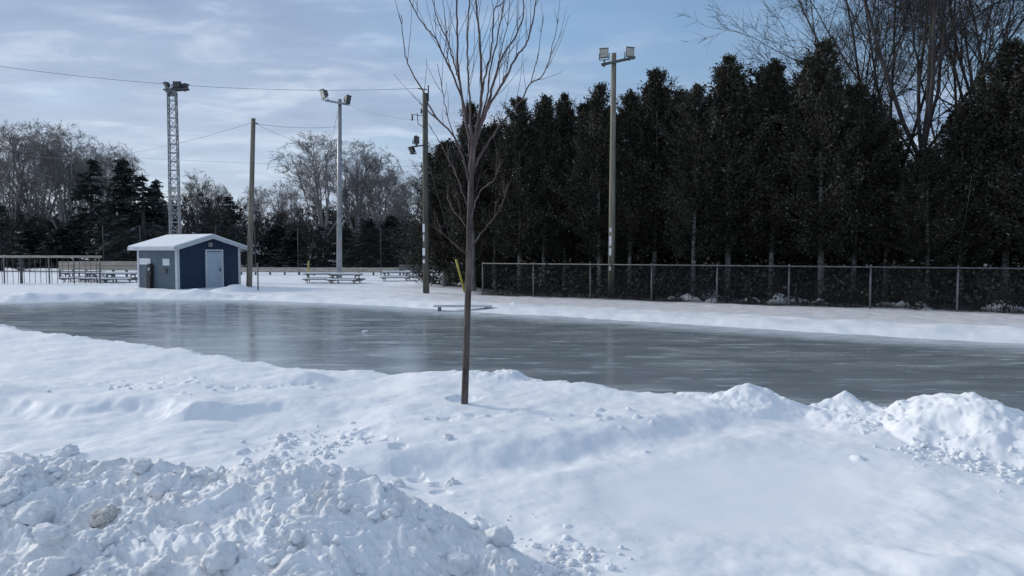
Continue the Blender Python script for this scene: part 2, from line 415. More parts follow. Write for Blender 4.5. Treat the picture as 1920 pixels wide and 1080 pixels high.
def smooth_patch(x, y):
    # soft untouched drift right of the bank
    q = np.sqrt(((x - 1.75 - 0.35 * (y - 6)) / 1.75) ** 2 + ((y - 6.0) / 1.35) ** 2) + 0.10 * fbm(x * 0.8, y * 0.8, 77, 3)
    return 1 - sstep(0.45, 1.0, q)
def H_base(x, y):
    sd = ice_sd(x, y)
    mid = (np.interp(x, NX, NY) + np.interp(x, FX, FY)) / 2
    nearside = y < mid
    wob = fbm(x * 0.9, y * 0.9, 3, 4)
    # near side
    edge = sd + 0.12 * fbm(x * 1.9, y * 1.9, 11, 5, 0.6)
    hn = 0.22 * sstep(-0.05, 0.45, edge) + 0.035 * wob + 0.011 * fbm(x * 3.1, y * 3.1, 21, 4)
    hn = hn + 0.02 * np.exp(-((edge - 0.45) / 0.35) ** 2) * (0.6 + vnoise(x * 1.3, y * 1.3, 5))
    # step towards the trodden strip on the left
    L1 = [(-12, 8.7), (-6.2, 8.75), (-5.2, 8.55), (-4.4, 8.7), (-3.6, 8.35), (-2.7, 8.75), (-1.9, 8.6)]
    w1 = 1 - sstep(-3.6, -2.0, x)
    dd = line_d(x, y, L1) + 0.14 * fbm(x * 1.25, y * 1.25, 31, 5, 0.5)
    hn = hn + w1 * (0.18 * (0.75 + 0.45 * vnoise(x * 0.9, y * 0 + 4, 35)) * sstep(-0.28, 0.08, dd) * (1 - sstep(0.3, 2.0, dd)) - 0.02)
    # small ridge beyond it
    hn = hn + 0.13 * np.exp(-((x + 3.05) / 0.55) ** 2 - ((y - 10.6) / 0.30) ** 2) + 0.06 * np.exp(-((x + 4.2) / 1.0) ** 2 - ((y - 10.3) / 0.35) ** 2)
    # step around the smooth hollow on the right
    L2 = [(-2.2, 6.3), (-1.5, 6.5), (-0.5, 6.75), (0.4, 7.15), (1.3, 7.6), (2.2, 8.1), (3.2, 8.65), (4, 9.2)]
    w2 = sstep(-2.0, -1.0, x) * (1 - sstep(3.0, 3.9, x))
    d2 = line_d(x, y, L2) + 0.14 * fbm(x * 1.0, y * 1.0, 41, 3)
    hn = hn + w2 * 0.10 * sstep(-0.45, 0.15, d2) - w2 * 0.03 * np.exp(-((d2 + 0.5) / 0.3) ** 2)
    sm = smooth_patch(x, y)
    hn = hn * (1 - 0.85 * sm) + 0.16 * 0.85 * sm
    # drifts at the lower right
    hn = hn + 0.07 * sstep(0.2, 2.4, x) * (1 - sstep(4.2, 4.9, y)) * (0.3 + fbm(x * 1.3, y * 1.6, 51, 3))
    # far side
    hf = 0.10 * sstep(0.0, 0.9, sd) + 0.10 * np.exp(-((sd - 1.3) / 0.8) ** 2) * (0.5 + 0.6 * vnoise(x * 0.9, y * 0.9, 6)) + 0.02 * fbm(x * 1.5, y * 1.5, 61, 4)
    hf = hf + (1 - sstep(-12, -6, x)) * 0.20 * np.exp(-((sd - 0.9) / 0.55) ** 2) * (0.55 + 0.6 * vnoise(x * 1.1, y * 1.1, 12) + 0.25 * vnoise(x * 2.7, y * 2.7, 14))
    hf = hf + 0.05 * np.exp(-((sd - 2.6) / 0.6) ** 2) * (0.4 + vnoise(x * 1.7, y * 1.7, 8)) * (x > 0)
    hf = hf + 0.10 * sstep(60, 130, y)
    h = np.where(nearside, hn, hf)
    return np.where(sd < -0.12, -0.10, h - 0.06 * (1 - sstep(-0.12, 0.05, sd))), sd, nearside

# ring grid around the viewer, fine where the foreground snow is
phi = np.concatenate([np.arange(-math.pi, -1.25, 0.06), np.arange(-1.25, -0.74, 0.008), np.arange(-0.74, 0.74, 0.00165), np.arange(0.74, 1.25, 0.008), np.arange(1.25, math.pi - 0.03, 0.06)])
rad = np.concatenate([np.exp(np.arange(math.log(0.6), math.log(2.6), 0.02)), np.exp(np.arange(math.log(2.6), math.log(9.5), 0.0026)), np.exp(np.arange(math.log(9.5), math.log(14), 0.005)), np.exp(np.arange(math.log(14), math.log(60), 0.008)), np.exp(np.arange(math.log(60), math.log(1500), 0.06))])
RR, PP = np.meshgrid(rad, phi, indexing='ij')
GX = RR * np.sin(PP); GY = RR * np.cos(PP)
GH, GSD, GN = H_base(GX, GY)

# ploughed bank at the lower left: crest height along x
bx_ = np.array([-9, -5, -3.3, -2.6, -1.9, -1.4, -0.95, -0.6, -0.25, 0.15, 0.5, 0.9])
bz_ = np.array([0.73, 0.79, 0.77, 0.67, 0.65, 0.73, 0.65, 0.54, 0.37, 0.21, 0.07, 0.0])
crest = np.interp(GX, bx_, bz_)
cy = np.interp(GX, [-9, -3.4, -2.2, -1.4, -0.4, 0.9], [4.9, 4.85, 4.75, 4.7, 4.35, 3.9]) + 0.10 * vnoise(GX * 1.4, GX * 0 + 3, 71)
u = GY - cy
prof = np.where(u > 0, np.exp(-(u / 0.40) ** 2), 1 / (1 + (np.maximum(-u, 0) / 1.35) ** 2.2))
BANK = crest * prof
bmask = sstep(0.10, 0.30, BANK)
wx_ = GX + 0.12 * fbm(GX * 3, GY * 3, 201, 2); wy_ = GY + 0.12 * fbm(GX * 3, GY * 3, 205, 2)
rough = 0.048 * fbm(wx_ * 2.6, wy_ * 2.6, 81, 4, 0.55) + 0.024 * (np.abs(fbm(wx_ * 5.5, wy_ * 7, 91, 3, 0.5)) - 0.35) + 0.020 * (np.abs(fbm(wx_ * 14, wy_ * 17, 98, 3, 0.55)) - 0.35) + 0.010 * fbm(wx_ * 16, wy_ * 20, 95, 3, 0.6)
near_band = (RR < 9)
GH = np.maximum(GH, GH * (1 - bmask) + (GH * 0.35 + BANK * 0.92) * bmask) + bmask * rough
# mounds on the rim of the ice
def mound(px, py_top, y, wx, wy, hgt, seed, peak=1.0):
    global GH
    cx = xy_at(px, y)
    a = np.abs((GX - cx) / wx); b = np.abs((GY - y) / wy)
    q = np.sqrt(a * a + b * b) * (1 + 0.22 * fbm(GX * 1.7, GY * 1.7, seed, 4))
    g = np.clip(1 - q, 0, None) ** peak
    GH = np.maximum(GH, GH * (g <= 0) + (g > 0) * (GH * (1 - g) + (hgt) * g + g ** 0.5 * (0.045 * fbm(GX * 3.2, GY * 3.2, seed + 5, 5, 0.6))))
mound(1400, 728, 8.9, 0.70, 0.60, 0.46, 101, 0.9)
mound(1300, 740, 9.3, 0.6, 0.4, 0.33, 103, 0.9)
mound(1590, 748, 8.7, 0.75, 0.55, 0.44, 107, 1.0)
mound(1700, 765, 7.9, 0.8, 0.7, 0.34, 113, 1.0)
mound(1832, 735, 7.55, 0.88, 1.1, 0.67, 109, 1.0)
mound(1920, 810, 7.0, 0.7, 0.8, 0.30, 127, 1.0)
mound(955, 703, 10.6, 0.9, 0.5, 0.36, 131, 0.8)

WX = GX + 0.030 * fbm(GX * 9, GY * 9, 301, 3); WY = GY + 0.030 * fbm(GX * 9, GY * 9, 311, 3)
def stamp(cx, cy, r, h, p=2.0):
    """press a lump of radius r and height h into the ground grid"""
    R0 = math.hypot(cx, cy); a0 = math.atan2(cx, cy)
    i0, i1 = np.searchsorted(rad, [R0 - r, R0 + r]); j0, j1 = np.searchsorted(phi, [a0 - r / R0, a0 + r / R0])
    if i1 <= i0 or j1 <= j0: return
    sl_ = (slice(i0, i1), slice(j0, j1))
    q = np.sqrt((WX[sl_] - cx) ** 2 + (WY[sl_] - cy) ** 2) / r
    GH[sl_] += h * np.clip(1 - q ** p, 0, None) ** 0.7
nr = np.random.default_rng(5)
# clods all over the bank, fewer big ones, many small
for k in range(2400):
    x = nr.uniform(-5.2, 0.9); y = nr.uniform(2.6, 5.3)
    c = np.interp(x, bx_, bz_)
    if nr.random() > min(1, c * 1.6): continue
    r = 0.012 + 0.070 * nr.random() ** 4.0
    stamp(x, y, r, r * nr.uniform(0.2, 0.55), nr.uniform(1.2, 2.2))
for px, py, sp_, n_ in ((560, 830, 0.3, 55), (1770, 855, 0.3, 60), (1890, 880, 0.3, 60), (1640, 800, 0.3, 25), (300, 730, 0.5, 25), (1180, 800, 0.35, 30)):
    c = at_z(px, py, 0.25)
    for k in range(n_):
        r = 0.012 + 0.05 * nr.random() ** 2.5
        stamp(c.x + nr.normal(0, sp_), c.y + nr.normal(0, sp_ * 0.8), r, r * nr.uniform(0.4, 0.9))
# shallow tracks in the strip between bank and rink
for x0, y0, x1, y1, n_, r in ((-4.0, 9.9, -2.6, 10.2, 16, 0.07), (-6.0, 10.3, -4.2, 10.0, 16, 0.08), (-1.6, 7.6, -0.4, 5.6, 14, 0.10), (-0.9, 7.9, 0.4, 8.3, 8, 0.06)):
    for k in range(n_):
        t_ = k / n_
        stamp(x0 + (x1 - x0) * t_ + nr.normal(0, 0.06), y0 + (y1 - y0) * t_ + nr.normal(0, 0.06), r * nr.uniform(0.7, 1.3), -r * nr.uniform(0.15, 0.4), 3)

_t = at_z(871, 757, 0.25)          # melted hollow round the young trunk, drift against the shed
stamp(_t.x, _t.y + 0.03, 0.22, -0.07, 2)
for _px, _r, _h in ((345, .5, .05), (432, .9, .20), (458, .8, .16), (300, .6, .05), (262, .7, .06)):
    _s = at_z(_px, 547, 0.05); stamp(_s.x, _s.y - .15, _r, _h, 1.6)
# masks painted where the ground colour changes
dfen = (GX - FA.x) * fnrm.x + (GY - FA.y) * fnrm.y
afen = (GX - FA.x) * fdir.x + (GY - FA.y) * fdir.y
heaps = np.zeros_like(GH)
for k in range(70):                # clumps of snow lying among the brush behind the fence
    a_ = 7 + 23 * nr.random() ** 0.8; o_ = nr.uniform(0.7, 3.2); r_ = nr.uniform(0.16, 0.42); h_ = nr.uniform(0.06, 0.26)
    q_ = np.sqrt((afen - a_) ** 2 + ((dfen - o_) * 1.2) ** 2) / r_ + 0.25 * vnoise(GX * 3, GY * 3, 400 + k)
    b_ = np.clip(1 - q_ ** 2, 0, 1); GH += h_ * b_; heaps = np.maximum(heaps, np.clip(b_ * 3, 0, 1))
red = bmask * near_band
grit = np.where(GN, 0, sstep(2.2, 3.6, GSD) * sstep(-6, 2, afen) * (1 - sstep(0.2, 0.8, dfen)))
dark_gnd = sstep(-0.1, 0.7, dfen + 0.5 * vnoise(GX * 0.8, GY * 0.8, 9)) * np.maximum(sstep(-1.5, 1.0, afen), sstep(-0.07, -0.03, PP) * (np.abs(PP) < 1.2)) * (1 - sstep(700, 1200, dfen)) * (1 - 0.9 * heaps)  # near-black tone for all ground behind the fence, except the heaps
colr = np.stack([red, grit, dark_gnd, smooth_patch(GX, GY)], -1).reshape(-1, 4).astype(np.float32)
nR, nP = RR.shape
idx = np.arange(nR * nP).reshape(nR, nP)
A_ = idx[:-1]; B_ = idx[1:]
quads = np.stack([A_, B_, np.roll(B_, -1, 1), np.roll(A_, -1, 1)], -1).reshape(-1, 4)
V_ = np.stack([GX, GY, GH], -1).reshape(-1, 3)
V_ = np.concatenate([V_, [[0, 0, float(GH[0].mean())]]])
tri = np.stack([np.full(nP, nR * nP), idx[0], np.roll(idx[0], -1)], -1)
colr = np.concatenate([colr, [[0, 0, 0, 1]]]).astype(np.float32)
me = np_mesh('snow_ground', V_, quads[:, ::-1], tri, True)
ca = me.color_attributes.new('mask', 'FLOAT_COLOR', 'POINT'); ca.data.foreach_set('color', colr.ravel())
if me.polygons[len(quads) // 2].normal.z < 0: me.flip_normals()
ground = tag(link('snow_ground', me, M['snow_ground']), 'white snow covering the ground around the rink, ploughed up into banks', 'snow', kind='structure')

def gz(x, y):
    R0 = math.hypot(x, y); a0 = math.atan2(x, y)
    i = min(max(np.searchsorted(rad, R0), 1), nR - 1); j = min(max(np.searchsorted(phi, a0), 1), nP - 1)
    fi = (R0 - rad[i - 1]) / (rad[i] - rad[i - 1]); fj = (a0 - phi[j - 1]) / (phi[j] - phi[j - 1])
    return float((GH[i - 1, j - 1] * (1 - fj) + GH[i - 1, j] * fj) * (1 - fi) + (GH[i, j - 1] * (1 - fj) + GH[i, j] * fj) * fi)
def hit(px, py):
    d = ray(px, py); k = 1.5
    while k < 300:
        p = Vector((0, 0, CAMZ)) + d * k
        if p.z <= gz(p.x, p.y): return p
        k *= 1.002
    return p

# the ice sheet: strips between near and far rim, a little under the snow edge
xs = np.linspace(-31.5, 20.5, 300)
NI = 24
iv = []; icol = []
for x in xs:
    ya = np.interp(x, NX, NY) - 0.35; yb = np.interp(x, FX, FY) + 0.35
    for k in range(NI):
        t_ = k / (NI - 1); t_ = 1 - (1 - t_) ** 1.8
        iv.append((x, ya + (yb - ya) * t_, 0.0))
iv = np.array(iv)
isd = -ice_sd(iv[:, 0], iv[:, 1])
mid_i = (np.interp(iv[:, 0], NX, NY) + np.interp(iv[:, 0], FX, FY)) / 2
im = np.where(iv[:, 1] > mid_i, 1 - sstep(0.2, 2.2, isd), 0.8 * (1 - sstep(0.0, 0.5, isd)))
ii = np.arange(len(iv)).reshape(len(xs), NI)
iq = np.stack([ii[:-1, :-1], ii[1:, :-1], ii[1:, 1:], ii[:-1, 1:]], -1).reshape(-1, 4)
me = np_mesh('ice', iv, iq)
ca = me.color_attributes.new('mask', 'FLOAT_COLOR', 'POINT')
ca.data.foreach_set('color', np.stack([im, im * 0, im * 0, im * 0 + 1], -1).astype(np.float32).ravel())
tag(link('ice', me, M['ice']), 'grey glossy ice of the outdoor skating rink', 'ice', kind='structure')

# ------------------------------------------------------------------ snow lumps
def lump_mesh(seed, sub=4):
    bm = bmesh.new(); bmesh.ops.create_icosphere(bm, subdivisions=sub, radius=1)
    o = Vector((seed * 3.7, seed * 1.3, seed * 7.1))
    for v in bm.verts:
        p = v.co.copy()
        d = 1 + 0.38 * mnoise.noise(p * 1.2 + o) + 0.22 * mnoise.noise(p * 2.7 + o) + 0.11 * mnoise.noise(p * 6 + o) + 0.055 * mnoise.noise(p * 14 + o)
        v.co = p * d
        v.co.z *= 0.78
    for f in bm.faces: f.smooth = True
    me = bpy.data.meshes.new('snow_lump'); bm.to_mesh(me); bm.free()
    me.materials.append(M['snow']); return me
lumps = [lump_mesh(i) for i in range(5)]
dirty_snow = noise_mat('dirty_snow', (0.42, 0.39, 0.35), (0.80, 0.80, 0.79), 5, 0.8, bump=0.6)
dl = lump_mesh(9); dl.materials.clear(); dl.materials.append(dirty_snow)
LS = [  # px, py (centre), radius px, mesh, label
    (62, 962, 40, 0, 'big rounded snow lump at the photo edge, beside the dirty brown lump on the bank'),
    (196, 966, 32, 'd', 'dirty brownish snow lump with a grey underside on the ploughed bank'),
    (90, 1008, 32, 1, 'smooth snow lump just below the big rounded one on the bank'),
    (412, 1036, 46, 2, 'largest smooth snow lump low on the middle of the ploughed bank'),
    (104, 1062, 36, 3, 'snow lump cut by the bottom edge under the smooth lumps of the bank'),
    (288, 1066, 32, 4, 'round snow lump at the bottom edge before the largest smooth lump'),
    (196, 1018, 22, 1, 'small round snow lump under the dirty brown lump'),
    (292, 920, 25, 2, 'snow lump half sunk near the top of the ploughed bank, right of the dirty lump'),
    (262, 872, 24, 3, 'blocky snow lump on the crest of the ploughed bank'),
    (118, 846, 26, 0, 'long snow lump on the crest of the ploughed bank near the photo edge'),
    (10, 935, 24, 4, 'snow lump cut by the photo edge above the big rounded lump'),
    (934, 1000, 34, 1, 'big snow block at the foot of the shaded end of the bank'),
    (860, 1058, 34, 3, 'upright snow lump at the bottom edge near the end of the bank'),
    (965, 1066, 30, 0, 'snow lump at the bottom edge right of the upright one'),
    (745, 905, 17, 2, 'small snow lump on the shaded crest end of the bank'),
    (735, 960, 19, 4, 'snow lump on the shaded slope of the bank'),
    (640, 950, 16, 1, 'knobbly snow lump in the middle of the bank slope'),
    (840, 820, 12, 3, 'small snow lump on the trodden snow beyond the bank end'),
    (845, 905, 16, 0, 'lone snow lump beside the shaded end of the bank'),
    (555, 1010, 18, 2, 'snow lump among crumbs low on the bank right of the largest lump'),
]
for px, py, rp, k, lab in LS:
    p = hit(px, py + rp * 0.35)
    dist = p.y
    r = rp / F * dist * 0.88
    o = link('snow_lump', dl if k == 'd' else lumps[k], None)
    o.location = (p.x, p.y + r * 0.25, gz(p.x, p.y + r * 0.25) + r * 0.08)
    o.scale = (r * rnd.uniform(0.95, 1.15), r * rnd.uniform(0.8, 1.0), r * rnd.uniform(0.8, 0.95))
    o.rotation_euler = (rnd.uniform(-.3, .3), rnd.uniform(-.3, .3), rnd.uniform(0, 6.28))
    tag(o, lab, 'snow lump', 'snow lumps on the ploughed bank')
# crumbs: nobody could count them
cv, cq = [], []
bm = bmesh.new(); bmesh.ops.create_icosphere(bm, subdivisions=2, radius=1); bm.verts.ensure_lookup_table()
IV = np.array([v.co[:] for v in bm.verts]); IF = np.array([[v.index for v in f.verts] for f in bm.faces]); bm.free()
spots = []
while len(spots) < 1100:
    x = nr.uniform(-4.8, 0.8); y = nr.uniform(2.7, 5.2)
    if nr.random() < np.interp(x, bx_, bz_) * 1.3: spots.append((x, y, 0.006 + 0.030 * nr.random() ** 3))
for px, py, s_, n_ in ((560, 825, 0.3, 60), (620, 850, 0.18, 50), (1780, 858, 0.25, 90), (1895, 880, 0.25, 80), (1620, 800, 0.25, 30), (1060, 1065, 0.16, 110), (300, 730, 0.7, 25)):
    c = at_z(px, py, 0.22)
    for k in range(n_): spots.append((c.x + nr.normal(0, s_), c.y + nr.normal(0, s_), 0.006 + 0.026 * nr.random() ** 2.5))
for n_, (x, y, r) in enumerate(spots):
    if float(ice_sd(np.array([x]), np.array([y]))[0]) < 0.05: continue
    v = IV * (1 + 0.28 * nr.standard_normal((len(IV), 1)) * 0.6)
    v = v * np.array([nr.uniform(0.8, 1.3), nr.uniform(0.8, 1.3), nr.uniform(0.6, 0.9)]) * r
    cv.append(v + np.array([x, y, gz(x, y) + r * 0.25])); cq.append(IF + (len(cv) - 1) * len(IV))
me = np_mesh('snow_crumbs', np.concatenate(cv), None, np.concatenate(cq), True)
tag(link('snow_crumbs', me, M['snow']), 'loose crumbs of snow scattered over the ploughed banks', 'snow', kind='stuff')
p = at_z(685, 624, 0)
o = link('ice_chunk', lumps[3], None); o.location = (p.x, p.y, 0.03); o.scale = (0.075, 0.06, 0.045)
tag(o, 'small white chunk of snow lying alone on the grey ice', 'snow lump')

# ------------------------------------------------------------------ plants
def unit(v): return v / (np.linalg.norm(v) + 1e-9)
def perp(rng, d):
    a = rng.standard_normal(3); a -= d * a.dot(d); return unit(a)
def gen_bare(seed, Ht, fork=0.28, r0=0.22, limbs=6, spread=(0.25, 0.75), kids=(9, 8, 8), up=0.35, twig=0.012, klen=(0.42, 0.42, 0.45), limb_len=0.85):
    """bare broadleaf tree: trunk mesh data and crown (limbs to twigs) mesh data"""
    rng = np.random.default_rng(seed)
    lean = rng.normal(0, 0.03, 2)
    tk = np.array([[lean[0] * z * z * 2 + 0.02 * math.sin(z * 5 + seed), lean[1] * z * z * 2, z * Ht * fork] for z in np.linspace(0, 1, 7)])
    tr = np.array([r0 * (1.25 if i == 0 else 1 - 0.28 * i / 6) for i in range(7)])
    levels = {1: ([], [], 8), 2: ([], [], 6), 3: ([], [], 4), 4: ([], [], 3)}
    npt = {1: 10, 2: 7, 3: 5, 4: 3}
    def branch(p, d, L, r, lev):
        k = npt[lev]; pts = [p]; dd = d; st = L / (k - 1)
        for i in range(1, k):
            dd = unit(dd + np.array([0, 0, up * st / (0.35 * Ht) * (1.6 if lev == 1 else 1.0)]) + rng.normal(0, 0.07 if lev == 1 else 0.12, 3))
            pts.append(pts[-1] + dd * st)
        pts = np.array(pts); e = 0.22 if lev < 4 else 0.55
        rr = np.linspace(1, e, k) * r
        levels[lev][0].append(pts); levels[lev][1].append(rr)
        if lev == 4: return
        n = kids[lev - 1]
        for j in range(n):
            t = rng.uniform(0.18, 1.0) if j < n - 1 else 1.0
            f = t * (k - 1); i0 = min(int(f), k - 2); q = pts[i0] + (pts[i0 + 1] - pts[i0]) * (f - i0)
            tang = unit(pts[i0 + 1] - pts[i0])
            ang = rng.uniform(0.35, 0.85) if t < 1 else 0.15
            nd = unit(tang * math.cos(ang) + perp(rng, tang) * math.sin(ang))
            nl = L * klen[lev - 1] * (1.15 - 0.55 * t) * rng.uniform(0.7, 1.25)
            nrad = max(rr[i0] * rng.uniform(0.4, 0.6), twig) if lev < 3 else twig
            branch(q, nd, nl, nrad, lev + 1)
    a0 = rng.uniform(0, 6.28)
    for i in range(limbs):
        a = a0 + i * 2 * math.pi / limbs + rng.normal(0, 0.25)
        inc = rng.uniform(*spread) if i else 0.12
        d = np.array([math.cos(a) * math.sin(inc), math.sin(a) * math.sin(inc), math.cos(inc)])
        st = tk[-1] - (tk[-1] - tk[-2]) * rng.uniform(0, 0.9) * (1 if i else 0)
        branch(st, d, Ht * (1 - fork) * limb_len * rng.uniform(0.85, 1.1), r0 * rng.uniform(0.31, 0.42) if Ht > 15 else r0 * rng.uniform(0.4, 0.55), 1)
    tv, tq = sweep_many([([tk], [tr], 10)])
    cv_, cq_ = sweep_many([levels[i] for i in (1, 2, 3, 4)])
    return np_mesh('trunk', tv, tq, smooth=True), np_mesh('crown', cv_, cq_, smooth=True)

def cards(P, size, rng, aspect=(0.45, 0.9), droop=0.0, dirs=None):
    """leaf-sized diamond sprays centred on P"""
    n = len(P)
    d = rng.standard_normal((n, 3)) if dirs is None else dirs + rng.standard_normal((n, 3)) * 0.55
    d[:, 2] -= droop
    d /= np.linalg.norm(d, axis=1, keepdims=True)
    a = rng.standard_normal((n, 3)); a -= d * (a * d).sum(1, keepdims=True); a /= np.linalg.norm(a, axis=1, keepdims=True)
    s = (np.asarray(size) * rng.uniform(0.6, 1.4, n))[:, None]; w = s * rng.uniform(*aspect, (n, 1))
    V = np.stack([P - d * s, P + a * w - d * s * 0.1, P + d * s, P - a * w + d * s * 0.15], 1).reshape(-1, 3)
    return V, np.arange(n * 4).reshape(n, 4)
def gen_cedar(seed, Ht=10.0, rb=1.5, n_bough=210, per=85, base=0.20, size=0.055):
    """white cedar: narrow ragged cone of upswept boughs hung with flat sprays"""
    rng = np.random.default_rng(seed)
    tk = np.array([[0.06 * math.sin(seed + 3 * t), 0.06 * math.cos(seed * 2 + 2 * t), t * Ht * 0.97] for t in np.linspace(0, 1, 9)])
    tr = np.linspace(0.12, 0.012, 9)
    pl, rl = [tk], [tr]
    bp, br, P, D, SZ = [], [], [], [], []
    for i in range(n_bough):
        t = base + (1 - base) * (rng.random() ** 0.85) * 0.985
        prof = (1 - ((t - base) / (1 - base)) ** 2.15) * 0.93 + 0.07
        if base > 0.1 and t < base + 0.16: prof *= 0.55 + 0.45 * (t - base) / 0.16
        a = rng.uniform(0, 6.28)
        L = rb * prof * rng.uniform(0.5, 1.15) * (1 + 0.22 * math.sin(2 * a + seed + 6 * t) + 0.16 * math.sin(3 * a - seed * 2 + 17 * t))
        if rng.random() < 0.10: L = L * 1.25 + 0.15
        rise = rng.uniform(0.15, 0.75) + 0.5 * t
        z0 = t * Ht - 0.25 * L
        q = [np.array([math.cos(a) * L * s, math.sin(a) * L * s, z0 + L * (rise * s * s * 0.9)]) for s in (0.0, 0.35, 0.7, 1.0)]
        bp.append(q); br.append([0.028, 0.02, 0.013, 0.006])
        m = int(per * 1.75 * (0.35 + prof) * rng.uniform(0.3, 1.3))
        s = rng.uniform(0.28, 1.08, m) ** 0.8
        ax = np.stack([np.cos(a) * L * s, np.sin(a) * L * s, z0 + L * rise * s * s * 0.9], -1)
        P.append(ax + rng.standard_normal((m, 3)) * np.array([0.10, 0.10, 0.13]) * (0.5 + 0.8 * prof))
        D.append(np.repeat([[math.cos(a) * 0.8, math.sin(a) * 0.8, 0.7]], m, 0))
    # side leaders give the top its ragged outline
    for j in range(6):
        la = rng.uniform(0, 6.28); lr = rb * rng.uniform(0.15, 0.75); zt = Ht * (rng.uniform(0.84, 0.97) - 0.12 * lr / rb); m = 420
        u_ = rng.random(m) ** 0.8
        P.append(np.stack([math.cos(la) * lr + rng.normal(0, 0.20, m) * (1.05 - u_), math.sin(la) * lr + rng.normal(0, 0.20, m) * (1.05 - u_), zt - 1.3 + 1.35 * u_], -1)); D.append(np.repeat([[0, 0, 0.9]], m, 0))
    # leader
    m = 120
    z = rng.uniform(0.88, 1.01, m)
    P.append(np.stack([rng.normal(0, 1, m) * 0.16 * (1.04 - z) * 8, rng.normal(0, 1, m) * 0.16 * (1.04 - z) * 8, z * Ht], -1)); D.append(np.repeat([[0, 0, 1.0]], m, 0))
    P = np.concatenate(P); D = np.concatenate(D)
    V, Q = cards(P, np.full(len(P), size), rng, (0.25, 0.55), 0.0, D)
    bv, bq = sweep_many([(bp, br, 3)])
    V2 = np.concatenate([V, bv]); Q2 = np.concatenate([Q, bq + len(V)])
    tv, tq = sweep_many([(pl, rl, 8)])
    return np_mesh('trunk', tv, tq, smooth=True), np_mesh('crown', V2, Q2)
def gen_spruce(seed, Ht=10.0, rb=2.3, size=0.16, whorls=26, per=9, gaps=0.0):
    rng = np.random.default_rng(seed)
    tk = np.array([[0, 0, t * Ht] for t in np.linspace(0, 1, 6)]); tr = np.linspace(0.2, 0.02, 6)
    P, D = [], []
    for w in range(whorls):
        t = 0.06 + 0.93 * w / whorls
        for j in range(per):
            if rng.random() < gaps: continue
            a = rng.uniform(0, 6.28); L = rb * (1 - t) ** 0.85 * rng.uniform(0.6, 1.15) + 0.12
            m = int(14 + 40 * L / rb)
            s = rng.uniform(0.15, 1, m)
            zz_ = t * Ht + L * (0.12 * s - 0.42 * s * s) + rng.normal(0, 0.09, m)
            P.append(np.stack([np.cos(a) * L * s + rng.normal(0, 0.14, m) * s, np.sin(a) * L * s + rng.normal(0, 0.14, m) * s, zz_], -1))
            D.append(np.repeat([[math.cos(a), math.sin(a), -0.2]], m, 0))
    P = np.concatenate(P); D = np.concatenate(D)
    V, Q = cards(P, np.full(len(P), size), rng, (0.25, 0.5), 0.0, D)
    tv, tq = sweep_many([([tk], [tr], 8)])
    return np_mesh('trunk', tv, tq, smooth=True), np_mesh('crown', V, Q)

def tree(name, meshes, mats, loc, rz, sc, label, cat, group=None):
    r = empty(name, loc, rz, label, cat, group)
    r.scale = sc if isinstance(sc, tuple) else (sc, sc, sc)
    link('trunk', meshes[0], mats[0], r); link('crown', meshes[1], mats[1], r)
    return r

# young tree in front: traced limbs with their own depth, swept as tapered tubes
TB = hit(871, 757)
TY = TB.y
ytree = empty('young_tree', TB, 0, 'bare young maple with slender trunk standing in the near snow before the ice', 'tree')
def W_(px, py, dy=0.0):
    v = at_y(px, py, TY + dy); return v - TB
def smooth_line(pts, n):
    """Catmull-Rom through pts"""
    P = [np.array(p) for p in pts]; P = [2 * P[0] - P[1]] + P + [2 * P[-1] - P[-2]]
    out = []
    segs = len(P) - 3
    for i in np.linspace(0, segs - 1e-6, n):
        k = int(i); t = i - k; a, b, c, d = P[k:k + 4]
        out.append(0.5 * ((2 * b) + (-a + c) * t + (2 * a - 5 * b + 4 * c - d) * t * t + (-a + 3 * b - 3 * c + d) * t ** 3))
    return out
tm = MB()
tl = smooth_line([W_(871, 775), W_(871, 757), W_(873, 700), W_(876, 600), W_(879, 500), W_(881, 400), W_(885, 310), W_(889, 255)], 24)
tm.tube(tl, [0.055, 0.047] + list(np.linspace(0.044, 0.030, 22)), 12)
tm.build('trunk', M['bark_young'], ytree)
